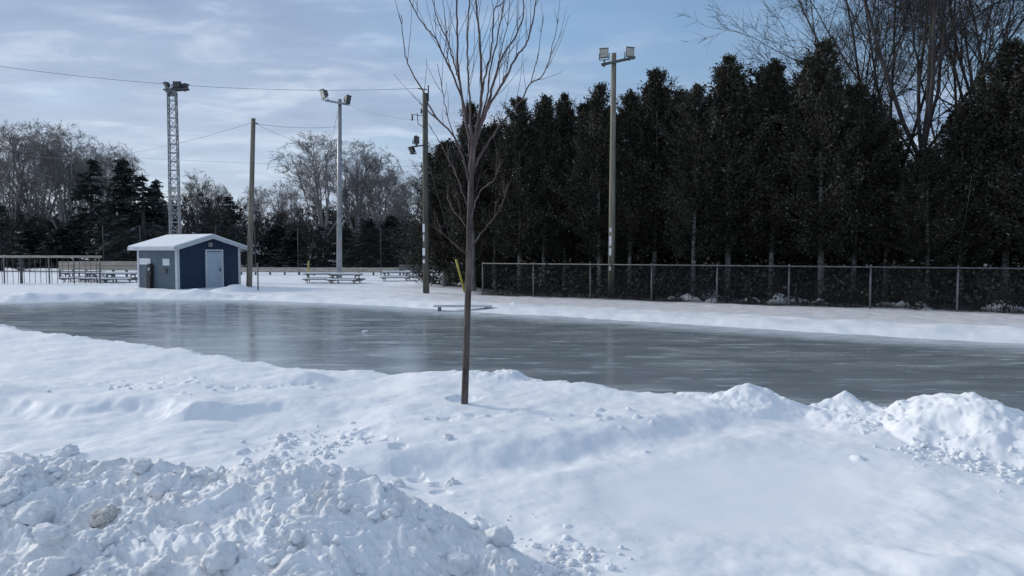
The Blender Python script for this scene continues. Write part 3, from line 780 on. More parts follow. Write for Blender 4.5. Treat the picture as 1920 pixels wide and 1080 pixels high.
LIMBS = [  # (points (px,py), depth at end, start radius, end radius)
    ([(883, 330), (880, 270), (872, 215), (861, 145), (857, 60), (856, -20), (852, -120)], 0.25, .020, .007),
    ([(874, 225), (866, 185), (843, 128), (828, 95), (814, 68), (795, 48), (772, 8), (752, -60)], -0.35, .013, .004),
    ([(861, 150), (853, 125), (840, 80), (818, 30), (811, -5), (800, -70)], 0.45, .010, .004),
    ([(887, 290), (894, 245), (901, 200), (903, 150), (899, 70), (892, 0), (886, -110)], -0.15, .022, .008),
    ([(902, 190), (908, 150), (920, 100), (925, 50), (926, 18), (944, 2), (956, -60)], 0.40, .012, .005),
    ([(888, 275), (898, 235), (911, 205), (925, 155), (940, 110), (965, 70), (980, 32), (981, -10), (990, -90)], 0.55, .018, .005),
    ([(889, 280), (905, 225), (919, 195), (945, 150), (970, 105), (990, 75), (1003, 20), (1012, -50)], -0.55, .018, .005),
    ([(884, 330), (905, 285), (940, 232), (975, 190), (993, 158), (1020, 138), (1035, 90), (1047, 35)], 0.75, .014, .0035),
    ([(995, 157), (1003, 125), (1010, 95), (1020, 28)], 0.62, .006, .003),
    ([(882, 350), (866, 290), (850, 255), (815, 215), (790, 165), (765, 120), (757, 80), (753, 28)], -0.6, .014, .0035),
    ([(853, 258), (838, 215), (828, 160), (820, 120)], -0.75, .006, .003),
    ([(881, 400), (860, 340), (842, 300), (822, 262), (806, 236)], 0.5, .010, .003),
    ([(881, 415), (900, 360), (925, 338), (938, 300)], -0.45, .009, .003),
    ([(879, 470), (905, 435), (932, 400), (945, 372), (952, 340)], 0.35, .010, .003),
    ([(879, 480), (850, 455), (832, 440), (815, 425)], -0.3, .008, .003),
    ([(880, 440), (868, 415), (850, 395), (838, 370)], 0.55, .006, .003),
    ([(887, 300), (882, 240), (879, 160), (876, 80), (880, -10), (878, -90)], -0.7, .014, .005),
    ([(890, 255), (912, 190), (918, 140), (935, 60), (948, -20), (950, -80)], 0.2, .012, .005),
    ([(930, 145), (938, 100), (952, 40), (957, -20)], -0.3, .007, .003),
    ([(943, 155), (952, 120), (958, 75), (975, 30)], 0.3, .006, .003),
    ([(845, 130), (838, 95), (836, 50), (830, 0)], -0.5, .006, .003),
]
cm = MB(); rng = np.random.default_rng(3)
for pts, dy, ra, rb_ in LIMBS:
    n = len(pts)
    P = [W_(px, py, dy * (i / (n - 1)) ** 1.2) for i, (px, py) in enumerate(pts)]
    ln = smooth_line(P, 5 * n)
    ln = [np.array(p) + rng.normal(0, 0.004, 3) for p in ln]
    cm.tube(ln, list(np.linspace(ra, rb_, len(ln))), 7)
    for j in range(int((1.0 if pts[0][1] > 335 else 1.4) * n)):         # side shoots
        k = rng.integers(len(ln) // 4, len(ln) - 1)
        tang = unit(ln[min(k + 1, len(ln) - 1)] - ln[k - 1])
        nd = unit(tang * 0.8 + perp(rng, tang) * 0.55 + np.array([0, 0, 0.25]))
        L = rng.uniform(0.15, 0.75) * (0.5 if rb_ < 0.0032 else 1)
        q = [ln[k]]
        for s in range(4): nd = unit(nd + np.array([0, 0, 0.16]) + rng.normal(0, 0.07, 3)); q.append(q[-1] + nd * L / 4)
        cm.tube(q, [0.0034, 0.0030, 0.0025, 0.0021, 0.0018], 4, False)
cm.build('crown', noise_mat('twig_red', (0.055, 0.036, 0.036), (0.12, 0.085, 0.085), 8, 0.7), ytree)

# second slender tree straight behind it, before the cedars
big = gen_bare(41, 11.0, 0.36, 0.17, 5, (0.12, 0.40), (5, 4, 3), 0.5, 0.010)
yy = 36.0; xx = xy_at(888, yy)
tree('bare_tree', big, (M['bark_grey'], M['bark_dark']), (xx, yy, gz(xx, yy) - 0.1), 0.4, 0.80, 'slender grey-barked bare tree at the end of the chain-link fence, hidden behind the young maple', 'tree')

# cedars behind the fence
CP = [gen_cedar(s, 10.0, rb, nb, per) for s, rb, nb, per in ((1, 1.75, 270, 90), (2, 1.6, 260, 88), (3, 1.95, 290, 88), (4, 1.7, 260, 92), (5, 1.85, 280, 85))]
CB = [gen_cedar(s_, 10.0, 1.75, 300, 70, base=0.02, size=0.065) for s_ in (11, 12, 13)]     # hidden second row, foliage to the ground
CED = [  # px, top y, width factor, proto, label
    (833, 272, 1.0, 0, 'short cedar right of the utility pole with the spotlights, first of the cedar row'),
    (884, 200, 0.95, 1, 'pointed cedar straight behind the young maple crown'),
    (928, 236, 0.9, 3, 'low cedar filling the notch next to the young maple'),
    (972, 190, 0.95, 2, 'cedar above the first bay of the chain-link fence, its tip level with the next two'),
    (1020, 188, 0.85, 4, 'narrow cedar left of the twin-tipped pair above the fence'),
    (1056, 185, 0.9, 0, 'cedar midway between the young maple and the wooden floodlight pole'),
    (1122, 166, 0.95, 1, 'cedar just left of the wooden floodlight pole'),
    (1180, 178, 0.9, 3, 'cedar just right of the wooden floodlight pole, lower than its neighbour'),
    (1228, 138, 1.05, 2, 'tall cedar with a jagged tip, second right of the wooden floodlight pole'),
    (1300, 168, 0.9, 4, 'lower cedar in the dip before the broad pointed one'),
    (1360, 116, 1.15, 0, 'broad pointed cedar standing against the sky left of the big bare trees'),
    (1445, 122, 1.05, 3, 'cedar under the outermost twigs of the big bare trees'),
    (1536, 86, 1.1, 1, 'tallest cedar in front of the leaning bare limbs'),
    (1600, 165, 1.0, 2, 'cedar right of the tallest one, below the leaning bare limbs'),
    (1660, 230, 1.0, 4, 'dark cedar left of the forked bare trunk'),
    (1735, 285, 1.0, 0, 'low cedar at the foot of the forked bare trunk'),
    (1800, 196, 1.0, 3, 'cedar between the forked bare trunk and the tall cedar at the photo edge'),
    (1888, 84, 1.2, 2, 'tall broad cedar by the last bay of the fence, at the photo edge'),
    (1960, 130, 1.1, 1, 'cedar cut by the photo edge beyond the last fence post'),
]
def fence_y(px, off):
    """distance at which the column of px crosses a line off metres behind the fence"""
    d = ray(px, 500); o = FA + fnrm * off
    k = (o.x * fnrm.x + o.y * fnrm.y) / (d.x * fnrm.x + d.y * fnrm.y)
    return d.y * k
for i, (px, ty, w, k, lab) in enumerate(CED):
    y = fence_y(px, 3.0 + (i % 3) * 0.7) if px > 860 else 40.5
    x = xy_at(px, y); g = gz(x, y)
    top = at_y(px, ty, y).z
    h = (top - g) / 9.75
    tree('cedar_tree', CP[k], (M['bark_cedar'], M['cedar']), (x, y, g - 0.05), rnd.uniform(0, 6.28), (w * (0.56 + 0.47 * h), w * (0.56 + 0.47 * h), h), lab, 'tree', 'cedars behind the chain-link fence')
for i in range(26):
    px = 850 + i * 46 + rnd.uniform(-20, 20); y = fence_y(px, 5.8 + rnd.uniform(0, 2.2))
    tops = np.interp(px, [c[0] for c in CED], [c[1] for c in CED])
    x = xy_at(px, y); g = gz(x, y)
    top = at_y(px, min(tops + rnd.uniform(8, 38) + (60 if 1650 < px < 1800 else 0), 330), y).z
    h = (top - g) / 9.75
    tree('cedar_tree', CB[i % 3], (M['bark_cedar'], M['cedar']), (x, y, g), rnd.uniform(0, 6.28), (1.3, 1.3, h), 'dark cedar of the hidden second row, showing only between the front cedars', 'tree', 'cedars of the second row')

# big bare trees among and behind the cedars
BT = [gen_bare(101, 20.0, 0.30, 0.24, 5, (0.22, 0.5), (10, 10, 10), 0.36, 0.008, limb_len=1.0),
      gen_bare(102, 20.0, 0.28, 0.22, 6, (0.32, 0.80), (12, 11, 10), 0.30, 0.008, limb_len=1.0),
      gen_bare(103, 20.0, 0.34, 0.20, 5, (0.3, 0.7), (11, 11, 10), 0.32, 0.008, limb_len=1.0)]
for px, off, k, h, rz, lab in ((1718, 5.0, 0, 0.98, 0.6, 'tall forked bare tree rising above the cedars, its trunk splitting into a V'),
                               (1668, 8.0, 1, 0.90, 2.2, 'bare tree whose limbs lean out over the cedars left of the forked one'),
                               (1575, 10.5, 2, 0.78, 1.0, 'smaller bare tree with fine twigs behind the tallest cedar'),
                               (1850, 9.0, 2, 0.95, 4.0, 'bare tree behind the tall cedar at the photo edge'),
                               (1780, 12.0, 1, 0.85, 5.2, 'bare tree farther back, between the forked one and the photo edge')):
    y = fence_y(px, off); x = xy_at(px, y)
    tree('bare_tree', BT[k], (M['bark_dark'], M['bark_dark']), (x, y, gz(x, y) - 0.1), rz, h, lab, 'tree', 'big bare trees over the cedars')

# undergrowth behind the fence
P, D, stl, str_ = [], [], [], []
rng = np.random.default_rng(77)
for i in range(2200):
    a = rng.uniform(0.2, 38); off = 0.35 + 8 * rng.random() ** 1.5
    b = FA + fdir * a + fnrm * off; z = gz(b.x, b.y)
    h = rng.uniform(0.3, 1.5)
    q = [np.array([b.x, b.y, z])]
    d = np.array([rng.normal(0, .25), rng.normal(0, .25), 1.0])
    for s in range(3): q.append(q[-1] + d * h / 3 + rng.normal(0, 0.05, 3))
    stl.append(q); str_.append([0.012, 0.009, 0.006, 0.004])
    m = rng.integers(6, 22)
    P.append(np.array(q)[rng.integers(1, 4, m)] + rng.normal(0, 0.16, (m, 3)))
P = np.concatenate(P); V, Q = cards(P, np.full(len(P), 0.06), rng)
sv, sq = sweep_many([(stl, str_, 3)])
me = np_mesh('undergrowth', np.concatenate([V, sv]), np.concatenate([Q, sq + len(V)]))
tag(link('undergrowth', me, M['brush']), 'tangled brush with bits of snow growing under the cedars behind the fence', 'undergrowth', kind='stuff')

# trees across the far field
FB_ = [gen_bare(201, 14.0, 0.20, 0.22, 8, (0.2, 0.85), (12, 10, 8), 0.30, 0.0125),
       gen_bare(202, 14.0, 0.16, 0.20, 9, (0.1, 0.7), (12, 10, 8), 0.34, 0.0125),
       gen_bare(203, 14.0, 0.24, 0.20, 8, (0.2, 0.8), (12, 10, 8), 0.32, 0.0125)]
for _t, _c in FB_:              # old field trees: tops rounded off into domes
    co = np.zeros(len(_c.vertices) * 3, np.float32); _c.vertices.foreach_get('co', co); co = co.reshape(-1, 3)
    r_ = np.hypot(co[:, 0], co[:, 1]); rm = np.percentile(r_, 98)
    zc = 0.45 * 14; cap = 0.58 * 14 * np.sqrt(1 - np.clip(r_ / rm, 0, 0.93) ** 2)
    up_ = np.maximum(co[:, 2] - zc, 0)
    co[:, 2] = np.where(co[:, 2] > zc, zc + cap * np.tanh(up_ / cap * 0.9), co[:, 2])
    _c.vertices.foreach_set('co', co.ravel()); _c.update()
FAR = [  # px, top y, distance, proto, width, label
    (28, 250, 92, 1, 1.0, 'wide bare tree nearest the photo edge across the snowy field'),
    (78, 228, 95, 0, 1.0, 'tallest bare tree of the group across the field, its crown round'),
    (128, 232, 90, 1, 0.9, 'upright bare tree between the tallest one and the dark spruces'),
    (172, 262, 96, 2, 0.85, 'bare tree behind the left dark spruce'),
    (208, 268, 110, 1, 0.8, 'pale bare tree behind the pointed spruce'),
    (372, 318, 115, 2, 0.8, 'pale bare tree just right of the lattice floodlight tower'),
    (404, 345, 118, 1, 0.7, 'small pale bare tree between the lattice tower and the dark pine'),
    (492, 348, 112, 0, 0.75, 'low bare tree right behind the plain wooden pole'),
    (540, 335, 105, 2, 0.8, 'bare tree left of the large bare tree behind the steel floodlight pole'),
    (612, 252, 82, 0, 0.95, 'large bare tree behind the steel floodlight pole, its crown leaning left'),
    (672, 262, 84, 1, 0.95, 'large bare tree just right of the steel floodlight pole'),
    (712, 300, 88, 2, 0.85, 'lower bare tree on the right flank of the large pair'),
    (752, 325, 104, 1, 0.8, 'pale bare tree left of the utility pole with the spotlights'),
    (786, 322, 106, 0, 0.8, 'pale bare tree straight behind the utility pole with the spotlights'),
]
for i, (px, ty, y, k, w, lab) in enumerate(FAR):
    x = xy_at(px, y); g = gz(x, y); top = at_y(px, ty, y).z
    h = (top - g) / float(np.percentile([v.co.z for v in FB_[k][1].vertices], 99.5))
    tree('bare_tree', FB_[k], (M['bark_dark'], M['bark_far']), (x, y, g - 0.1), rnd.uniform(0, 6.28), (h * w, h * w, h), lab, 'tree', 'bare trees across the field')
SP = [gen_spruce(1), gen_spruce(2, rb=2.8, whorls=18, gaps=0.35, size=0.2), gen_spruce(3, rb=1.9)]
SPR = [(237, 292, 78, 0, 1.35, 'pointed dark spruce left of the lattice floodlight tower'),
       (272, 322, 76, 1, 1.4, 'broad dark spruce between the pointed one and the lattice tower'),
       (297, 332, 80, 0, 0.9, 'dark spruce right beside the lattice tower'),
       (176, 290, 84, 1, 1.2, 'dark spruce standing in front of the bare tree group'),
       (4, 378, 70, 1, 1.0, 'dark spruce cut by the photo edge beyond the railing'),
       (434, 362, 84, 1, 1.05, 'dark ragged pine left of the plain wooden pole'),
       (690, 408, 76, 2, 1.6, 'dark clipped spruce behind the backstop, left of the pair'),
       (735, 400, 76, 0, 1.5, 'dark spruce behind the backstop, nearest the utility pole with the spotlights'),
       (600, 420, 78, 1, 1.3, 'dark low spruce at the foot of the large bare tree'),
       (388, 424, 82, 2, 1.7, 'low dark spruce just right of the lattice tower, over the shed roof'),
       (522, 418, 86, 0, 1.8, 'low dark spruce right of the plain wooden pole, before the pale trees'),
       (556, 428, 80, 2, 1.8, 'low dark spruce left of the yellow guard of the steel floodlight pole'),
       (648, 424, 79, 0, 1.7, 'low dark spruce just right of the steel floodlight pole'),
       (52, 428, 84, 2, 1.8, 'low dark spruce under the tallest bare tree, over the pale railing'),
       (122, 424, 82, 0, 1.8, 'low dark spruce before the bare tree group, over the tan plank fence'),
       (790, 415, 74, 2, 1.5, 'dark spruce behind the utility pole with the spotlights')]
for px, ty, y, k, w, lab in SPR:
    x = xy_at(px, y); g = gz(x, y); top = at_y(px, ty, y).z; h = (top - g) / 10.0
    tree('spruce_tree', SP[k], (M['bark_dark'], M['spruce']), (x, y, g - 0.1), rnd.uniform(0, 6.28), (w * (0.75 + 0.6 * h), w * (0.75 + 0.6 * h), h), lab, 'tree', 'dark evergreens across the field')
# the far wood behind everything, one mass
wv, wq, nb = [], [], 0
rng = np.random.default_rng(19)
shr = [gen_bare(301 + i, 7.0, 0.08, 0.10, 9, (0.15, 0.8), (7, 7, 6), 0.3, 0.025) for i in range(3)]
shr_v = []
for a_, b_ in shr:
    co = np.zeros(len(b_.vertices) * 3, np.float32); b_.vertices.foreach_get('co', co)
    fi = np.zeros(len(b_.loops), np.int32); b_.loops.foreach_get('vertex_index', fi)
    shr_v.append((co.reshape(-1, 3), fi.reshape(-1, 4)))
for i in range(64):
    px = -60 + i * 15.5 + rng.uniform(-14, 14); y = rng.uniform(98, 128) if i % 2 else rng.uniform(84, 96)
    x = xy_at(px, y); s = rng.uniform(0.7, 1.05) if i % 2 == 0 else rng.uniform(1.0, 1.4)
    v, q = shr_v[i % 3]; a = rng.uniform(0, 6.28); c, sn = math.cos(a), math.sin(a)
    v2 = np.stack([(v[:, 0] * c - v[:, 1] * sn) * s * 1.3 + x, (v[:, 0] * sn + v[:, 1] * c) * s * 1.3 + y, v[:, 2] * s], -1)
    wv.append(v2); wq.append(q + nb); nb += len(v2)
me = np_mesh('distant_wood', np.concatenate(wv), np.concatenate(wq))
tag(link('distant_wood', me, M['bark_dark']), 'grey thicket of bare scrub along the far edge of the field', 'woods', kind='stuff')
for a_, b_ in shr: bpy.data.meshes.remove(a_); bpy.data.meshes.remove(b_)

# ------------------------------------------------------------------ shed
SA = R(59)
p = at_z(333, 546, 0.0); p.z = gz(p.x, p.y) - 0.03
SW, SD, SH, SR = 3.85, 3.30, 2.16, 2.70       # front width, depth, eave and ridge heights
shed = empty('shed', p, SA, 'small blue equipment shed with white trim beside the rink', 'shed')
m = MB(); m.prism([(0, 0), (SW, 0), (SW, SH), (SW / 2, SR - 0.06), (0, SH)], 'y', 0.0, 0.12); m.build('front_wall', M['navy'], shed)
m = MB(); m.prism([(0, 0), (SW, 0), (SW, SH), (SW / 2, SR - 0.06), (0, SH)], 'y', SD - 0.12, SD); m.build('back_wall', M['navy'], shed)
m = MB(); m.box((0.06, SD / 2, SH / 2), (0.12, SD - 0.24, SH)); o = m.build('side_wall', M['navy_lit'], shed); o['label'] = 'grey-blue side wall catching the light'
m = MB(); m.box((SW - 0.06, SD / 2, SH / 2), (0.12, SD - 0.24, SH)); m.build('side_wall', M['navy'], shed)
for x, y in ((0, 0), (SW, 0), (0, SD), (SW, SD)):
    m = MB(); s = -1 if x == 0 else 1; sy = -1 if y == 0 else 1
    m.prism([(x + s * 0.02, y + sy * 0.02), (x - s * 0.13, y + sy * 0.02), (x - s * 0.13, y - sy * 0.0), (x, y), (x, y - sy * 0.13), (x + s * 0.02, y - sy * 0.13)], 'z', 0, SH - 0.02)
    m.build('corner_trim', M['white_paint'], shed)
ov, of = 0.34, 0.30
sl_ = (SR - SH) / (SW / 2)
roof = empty('roof', (0, 0, 0)); roof.parent = shed
def slope_prism(t0, t1, y0, y1, sgn):
    m = MB()
    xo, xr = -ov, SW / 2
    zo, zr = SH - ov * sl_, SR
    pl = [(xo, zo + t0), (xr, zr + t0), (xr, zr + t1), (xo, zo + t1)]
    if sgn < 0: pl = [(SW - x, z) for x, z in pl]
    m.prism(pl, 'y', y0, y1); return m
for sg in (1, -1):
    rp = slope_prism(0.0, 0.10, -of, SD + of, sg).build('roof_panel', M['white_paint'], roof)
    b = slope_prism(0.104, 0.165, -of + 0.03, SD + of - 0.03, sg)
    b.build('snow_cover', M['snow'], roof)
    b = slope_prism(-0.09, -0.003, -of - 0.03, -of + 0.01, sg); b.build('fascia', M['white_paint'], roof)
b = MB(); b.box((-ov - 0.015, SD / 2, SH - ov * sl_ + 0.02), (0.03, SD + 2 * of, 0.17)); b.build('fascia', M['white_paint'], roof)
b = MB(); b.box((SW + ov + 0.015, SD / 2, SH - ov * sl_ + 0.02), (0.03, SD + 2 * of, 0.17)); b.build('fascia', M['white_paint'], roof)
dx = 2.18
m = MB(); m.box((dx, -0.02, 0.96), (0.92, 0.05, 1.92)); door = m.build('door', M['door_white'], shed)
m = MB(); m.box((dx - 0.50, -0.03, 0.98), (0.08, 0.08, 1.96)); m.box((dx + 0.50, -0.03, 0.98), (0.08, 0.08, 1.96)); m.box((dx, -0.03, 2.0), (1.08, 0.08, 0.08)); m.build('door_frame', M['white_paint'], door)
m = MB(); m.tube([(dx + 0.34, -0.04, 0.95), (dx + 0.34, -0.10, 0.95), (dx + 0.24, -0.10, 0.95)], 0.018, 8); m.box((dx + 0.34, -0.05, 0.97), (0.06, 0.02, 0.2)); m.build('handle', M['steel_dark'], door)
m = MB(); m.box((SW / 2 + 0.02, -0.03, 2.30), (0.20, 0.06, 0.22)); m.box((SW / 2 + 0.02, -0.09, 2.31), (0.13, 0.08, 0.15)); m.build('wall_lamp', M['lamp_glass'], shed)
m = MB(); m.box((-0.013, SD - 0.66, 1.42), (0.026, 0.95, 0.32)); m.build('notice_board', M['paper'], shed)
m = MB(); m.box((-0.013, 0.86, 1.40), (0.026, 0.55, 0.34)); m.build('notice_board', M['paper'], shed)
mb = MB(); mb.box((-0.09, 2.12, 0.98), (0.16, 0.36, 0.52)); mb.box((-0.09, 2.12, 1.27), (0.10, 0.20, 0.08)); mbo = mb.build('meter_box', M['black'], shed)
m = MB(); m.tube([(-0.172, 2.07, 1.03), (-0.20, 2.07, 1.03)], 0.085, 14); m.build('meter_dial', M['lamp_glass'], mbo)
m = MB(); m.box((-0.11, 2.12, 0.37), (0.20, 0.30, 0.70)); m.build('cabinet', M['black'], mbo)
m = MB(); m.box((-0.035, 0.95, 0.95), (0.06, 0.30, 0.26)); m.build('junction_box', M['steel_dark'], shed)

# ------------------------------------------------------------------ poles
def floodlight(parent, loc, yaw, s=0.4, tilt=0.25, mat='lamp_case', glass='lamp_glass'):
    """square floodlight on its yoke; faces -Y before yaw"""
    f = MB(); r = Matrix.Rotation(yaw, 3, 'Z') @ Matrix.Rotation(tilt, 3, 'X')
    L = Vector(loc)
    def T(v): return L + r @ Vector(v)
    fr = [(-s / 2, -s * .22, -s / 2), (s / 2, -s * .22, -s / 2), (s / 2, -s * .22, s / 2), (-s / 2, -s * .22, s / 2)]
    bk = [(x * 0.55, s * .34, z * 0.55) for x, y, z in fr]
    f.add([T(v) for v in fr + bk], [(0, 1, 2, 3), (7, 6, 5, 4), (0, 4, 5, 1), (1, 5, 6, 2), (2, 6, 7, 3), (3, 7, 4, 0)])
    f.box(T((0, -s * .23, s / 2 + .01)), (s * 1.08, s * .12, .03), r); f.box(T((0, -s * .23, -s / 2 - .01)), (s * 1.08, s * .12, .03), r)
    h = f.build('floodlight', M[mat], parent)
    g = MB(); g.box(T((0, -s * .235, 0)), (s * .88, 0.03, s * .88), r); g.build('lens', M[glass], h)
    y = MB()
    for sx in (-1, 1): y.bar(T((sx * s * .56, 0, 0)), T((sx * s * .56, 0, -s * .72)), .03)
    y.bar(T((-s * .58, 0, -s * .72)), T((s * .58, 0, -s * .72)), .03); y.build('yoke', M['steel_dark'], h)
    return h
def pole_tube(px_b, py_b, px_t, py_t, r_b, r_t, zb=None):
    b = at_z(px_b, py_b, 0.05); b.z = gz(b.x, b.y) - 0.15
    t = at_y(px_t, py_t, b.y)
    return b, t - b
def notice(parent, pos, yaw, w, h, rad_):
    m = MB(); d = Vector((math.sin(yaw), -math.cos(yaw), 0)); q = Matrix.Rotation(yaw, 3, 'Z')
    m.box(Vector(pos) + d * (rad_ + 0.008), (w, 0.012, h), q); m.build('notice', M['paper'], parent)

# wooden floodlight pole before the cedars
b, t = pole_tube(1146, 560, 1151, 100, .15, .1)
P1b = b.copy()
p1 = empty('floodlight_pole', b, 0, 'wooden floodlight pole with two square lamps, standing at the rink before the cedars', 'light pole')
m = MB(); m.tube([(0, 0, 0), t * 0.33, t * 0.66, t], [.150, .135, .118, .100], 12); m.build('pole', M['wood_pole'], p1)
m = MB(); a = at_y(1127, 123, b.y) - b; c = at_y(1190, 109, b.y) - b
m.bar(a + Vector((0, -.13, 0)), c + Vector((0, -.13, 0)), .09, .10); m.build('crossarm', M['steel_dark'], p1)
for px, py, yaw in ((1133, 100, -0.25), (1180, 98, 0.3)):
    q = at_y(px, py, b.y - .13) - b
    floodlight(p1, q, yaw, 0.36, 0.12)
    s = MB(); s.tube([(q.x, q.y, q.z - 0.25), (q.x, q.y, q.z - 0.55 if px < 1150 else q.z - 0.34)], 0.035, 8); s.build('stem', M['steel_dark'], p1)
k = t / t.z
for z, w, h in ((2.05, .10, .30), (2.5, .10, .4), (1.35, .09, .16), (2.95, .08, .18)): notice(p1, k * z, -0.6, w, h, .135)

# steel floodlight pole in the middle
b, t = pole_tube(636, 526, 637, 186, .18, .1)
p2 = empty('floodlight_pole', b, 0, 'grey steel floodlight pole with two lamps on a short crossarm, behind the picnic tables', 'light pole')
m = MB(); m.tube([(0, 0, 0), t * 0.5, t], [.185, .16, .125], 14); m.build('pole', M['steel'], p2)
m = MB(); m.bar(at_y(611, 189, b.y) - b + Vector((0, -.16, 0)), at_y(654, 197, b.y) - b + Vector((0, -.16, 0)), .12); m.build('crossarm', M['steel'], p2)
floodlight(p2, at_y(608, 176, b.y - .16) - b, -0.9, 0.58, 0.3, 'lamp_case')
floodlight(p2, at_y(651, 186, b.y - .16) - b, 1.2, 0.50, 0.2, 'steel_dark', 'steel_dark')
P2 = (b.copy(), t.copy())

# plain wooden pole right of the shed
b, t = pole_tube(467, 539, 475, 222, .13, .1)
p3 = empty('utility_pole', b, 0, 'plain weathered wooden pole just right of the blue shed', 'pole')
m = MB(); m.tube([(0, 0, 0), t * 0.5, t], [.155, .135, .115], 12); m.build('pole', M['wood_pole'], p3)
m = MB(); q = at_y(479, 232, b.y) - b; m.tube([q + Vector((-.1, -.12, 0)), q + Vector((.18, -.12, 0))], .03, 8); m.build('cable_hook', M['steel_dark'], p3)
P3 = (b.copy(), t.copy())

# utility pole with the spotlights beside the cedars
b, t = pole_tube(799, 552, 797, 175, .13, .1)
p4 = empty('utility_pole', b, 0, 'wooden utility pole with bracketed spotlights, standing where the cedar row begins', 'pole')
m = MB(); m.tube([(0, 0, 0), t * 0.5, t], [.150, .135, .120], 12); m.build('pole', M['wood_pole_dark'], p4)
def q4(px, py, dy=0): return at_y(px, py, b.y + dy) - b
m = MB(); m.tube([q4(803, 190), q4(803, 160)], .035, 8); m.tube([q4(800, 168), q4(784, 166)], .03, 8); m.build('pin_insulator', M['steel_dark'], p4)
m = MB(); m.tube([q4(798, 272, -.1), q4(768, 276, -.1)], .035, 8); m.tube([q4(781, 275, -.1), q4(780, 254, -.1)], .05, 8); m.build('bracket', M['steel_dark'], p4)
floodlight(p4, q4(773, 281, -.1), -0.7, 0.28, 0.5, 'black', 'glass_dark')
floodlight(p4, q4(780, 262, -.1), 0.5, 0.26, 0.2, 'black', 'glass_dark')
m = MB(); m.tube([q4(797, 240, -.1), q4(784, 232, -.1), q4(782, 212, -.1)], .02, 6); m.tube([q4(797, 218, -.1), q4(770, 214, -.1)], .016, 6); m.tube([q4(790, 213, -.1), q4(790, 204, -.1)], .04, 6); m.tube([q4(773, 216, -.1), q4(773, 226, -.1)], .04, 6); m.build('cutout_switch', M['steel_dark'], p4)
k = t / t.z
for py, w, h in ((428, .12, .38), (472, .14, .34), (490, .12, .16), (446, .07, .3)): notice(p4, k * (at_y(797, py, b.y).z - b.z), -0.6, w, h, .14)
P4 = (b.copy(), t.copy())

# lattice floodlight tower
ty = 48.0
b = Vector((xy_at(331, ty), ty, gz(xy_at(331, ty), ty) - .1))
tw = empty('lattice_tower', b, R(12), 'tall galvanised lattice floodlight tower behind the shed', 'light tower')
top = at_y(331, 172, ty).z - b.z
hw = 0.27
for sx in (-1, 1):
    for sy in (-1, 1):
        m = MB(); m.tube([(sx * hw * 1.08, sy * hw * 1.08, 0), (sx * hw * 0.86, sy * hw * 0.86, top)], .048, 6); m.build('leg', M['steel'], tw)
m = MB(); nz = 22
for i in range(nz + 1):
    z = top * i / nz; w = hw * (1.08 - 0.22 * i / nz)
    cs = [Vector((-w, -w, z)), Vector((w, -w, z)), Vector((w, w, z)), Vector((-w, w, z))]
    for j in range(4): m.bar(cs[j], cs[(j + 1) % 4], .05)
    if i < nz:
        z2 = top * (i + 1) / nz; w2 = hw * (1.08 - 0.22 * (i + 1) / nz)
        c2 = [Vector((-w2, -w2, z2)), Vector((w2, -w2, z2)), Vector((w2, w2, z2)), Vector((-w2, w2, z2))]
        for j in range(4):
            m.bar(cs[j], c2[(j + 1) % 4], .034) if (i + j) % 2 else m.bar(cs[(j + 1) % 4], c2[j], .034)
m.build('bracing', M['steel'], tw)
m = MB(); m.bar((-.45, -.3, top + .05), (1.0, -.1, top + .22), .10); m.bar((-.45, .3, top + .05), (1.0, .2, top + .22), .10); m.build('lamp_bracket', M['steel_dark'], tw)
for x, yw, z in ((-.25, -1.0, .38), (.25, .5, .42), (.72, 1.0, .40), (.40, -.4, .50)): floodlight(tw, (x, -.15 if x < .4 else .15, top + z), yw, 0.42, 0.5, 'steel_dark', 'steel_dark')
# ladder rungs block seen just under the lamps
m = MB(); m.box((0, 0, top - .18), (.50, .50, .12)); m.build('platform', M['steel_dark'], tw)

# thin post and guy wire guards
def guard(px0, py0, px1, py1, y, label, wire_to):
    a = at_y(px0, py0, y); a.z = gz(a.x, a.y) - .05
    c = at_y(px1, py1, y)
    r = empty('guy_anchor', a, 0, label, 'guy wire')
    m = MB(); m.tube([(0, 0, 0), c - a], .055, 10); m.build('guard_tube', M['yellow'], r)
    m = MB(); m.tube([(c - a), wire_to - a], .010, 5); m.build('guy_wire', M['cable'], r)
y4 = P4[0].y
guard(872, 545, 855, 486, y4 + .4, 'leaning yellow guard on the guy wire of the utility pole, behind the young maple trunk', at_y(798, 285, y4))
guard(577, 517, 579, 489, P2[0].y - .6, 'short yellow guy wire guard left of the steel floodlight pole', at_y(634, 205, P2[0].y))
b = at_z(484, 546, 0.08); b.z = gz(b.x, b.y) - .1
r = empty('marker_post', b, 0, 'thin grey metal post in the snow right of the plain wooden pole', 'post')
m = MB(); m.tube([(0, 0, 0), (0, 0, 1.35)], .032, 8); m.build('post', M['galv'], r)
m = MB(); m.tube([(0, 0, 1.35), (0, 0, 1.40)], .042, 8); m.build('cap', M['galv'], r)

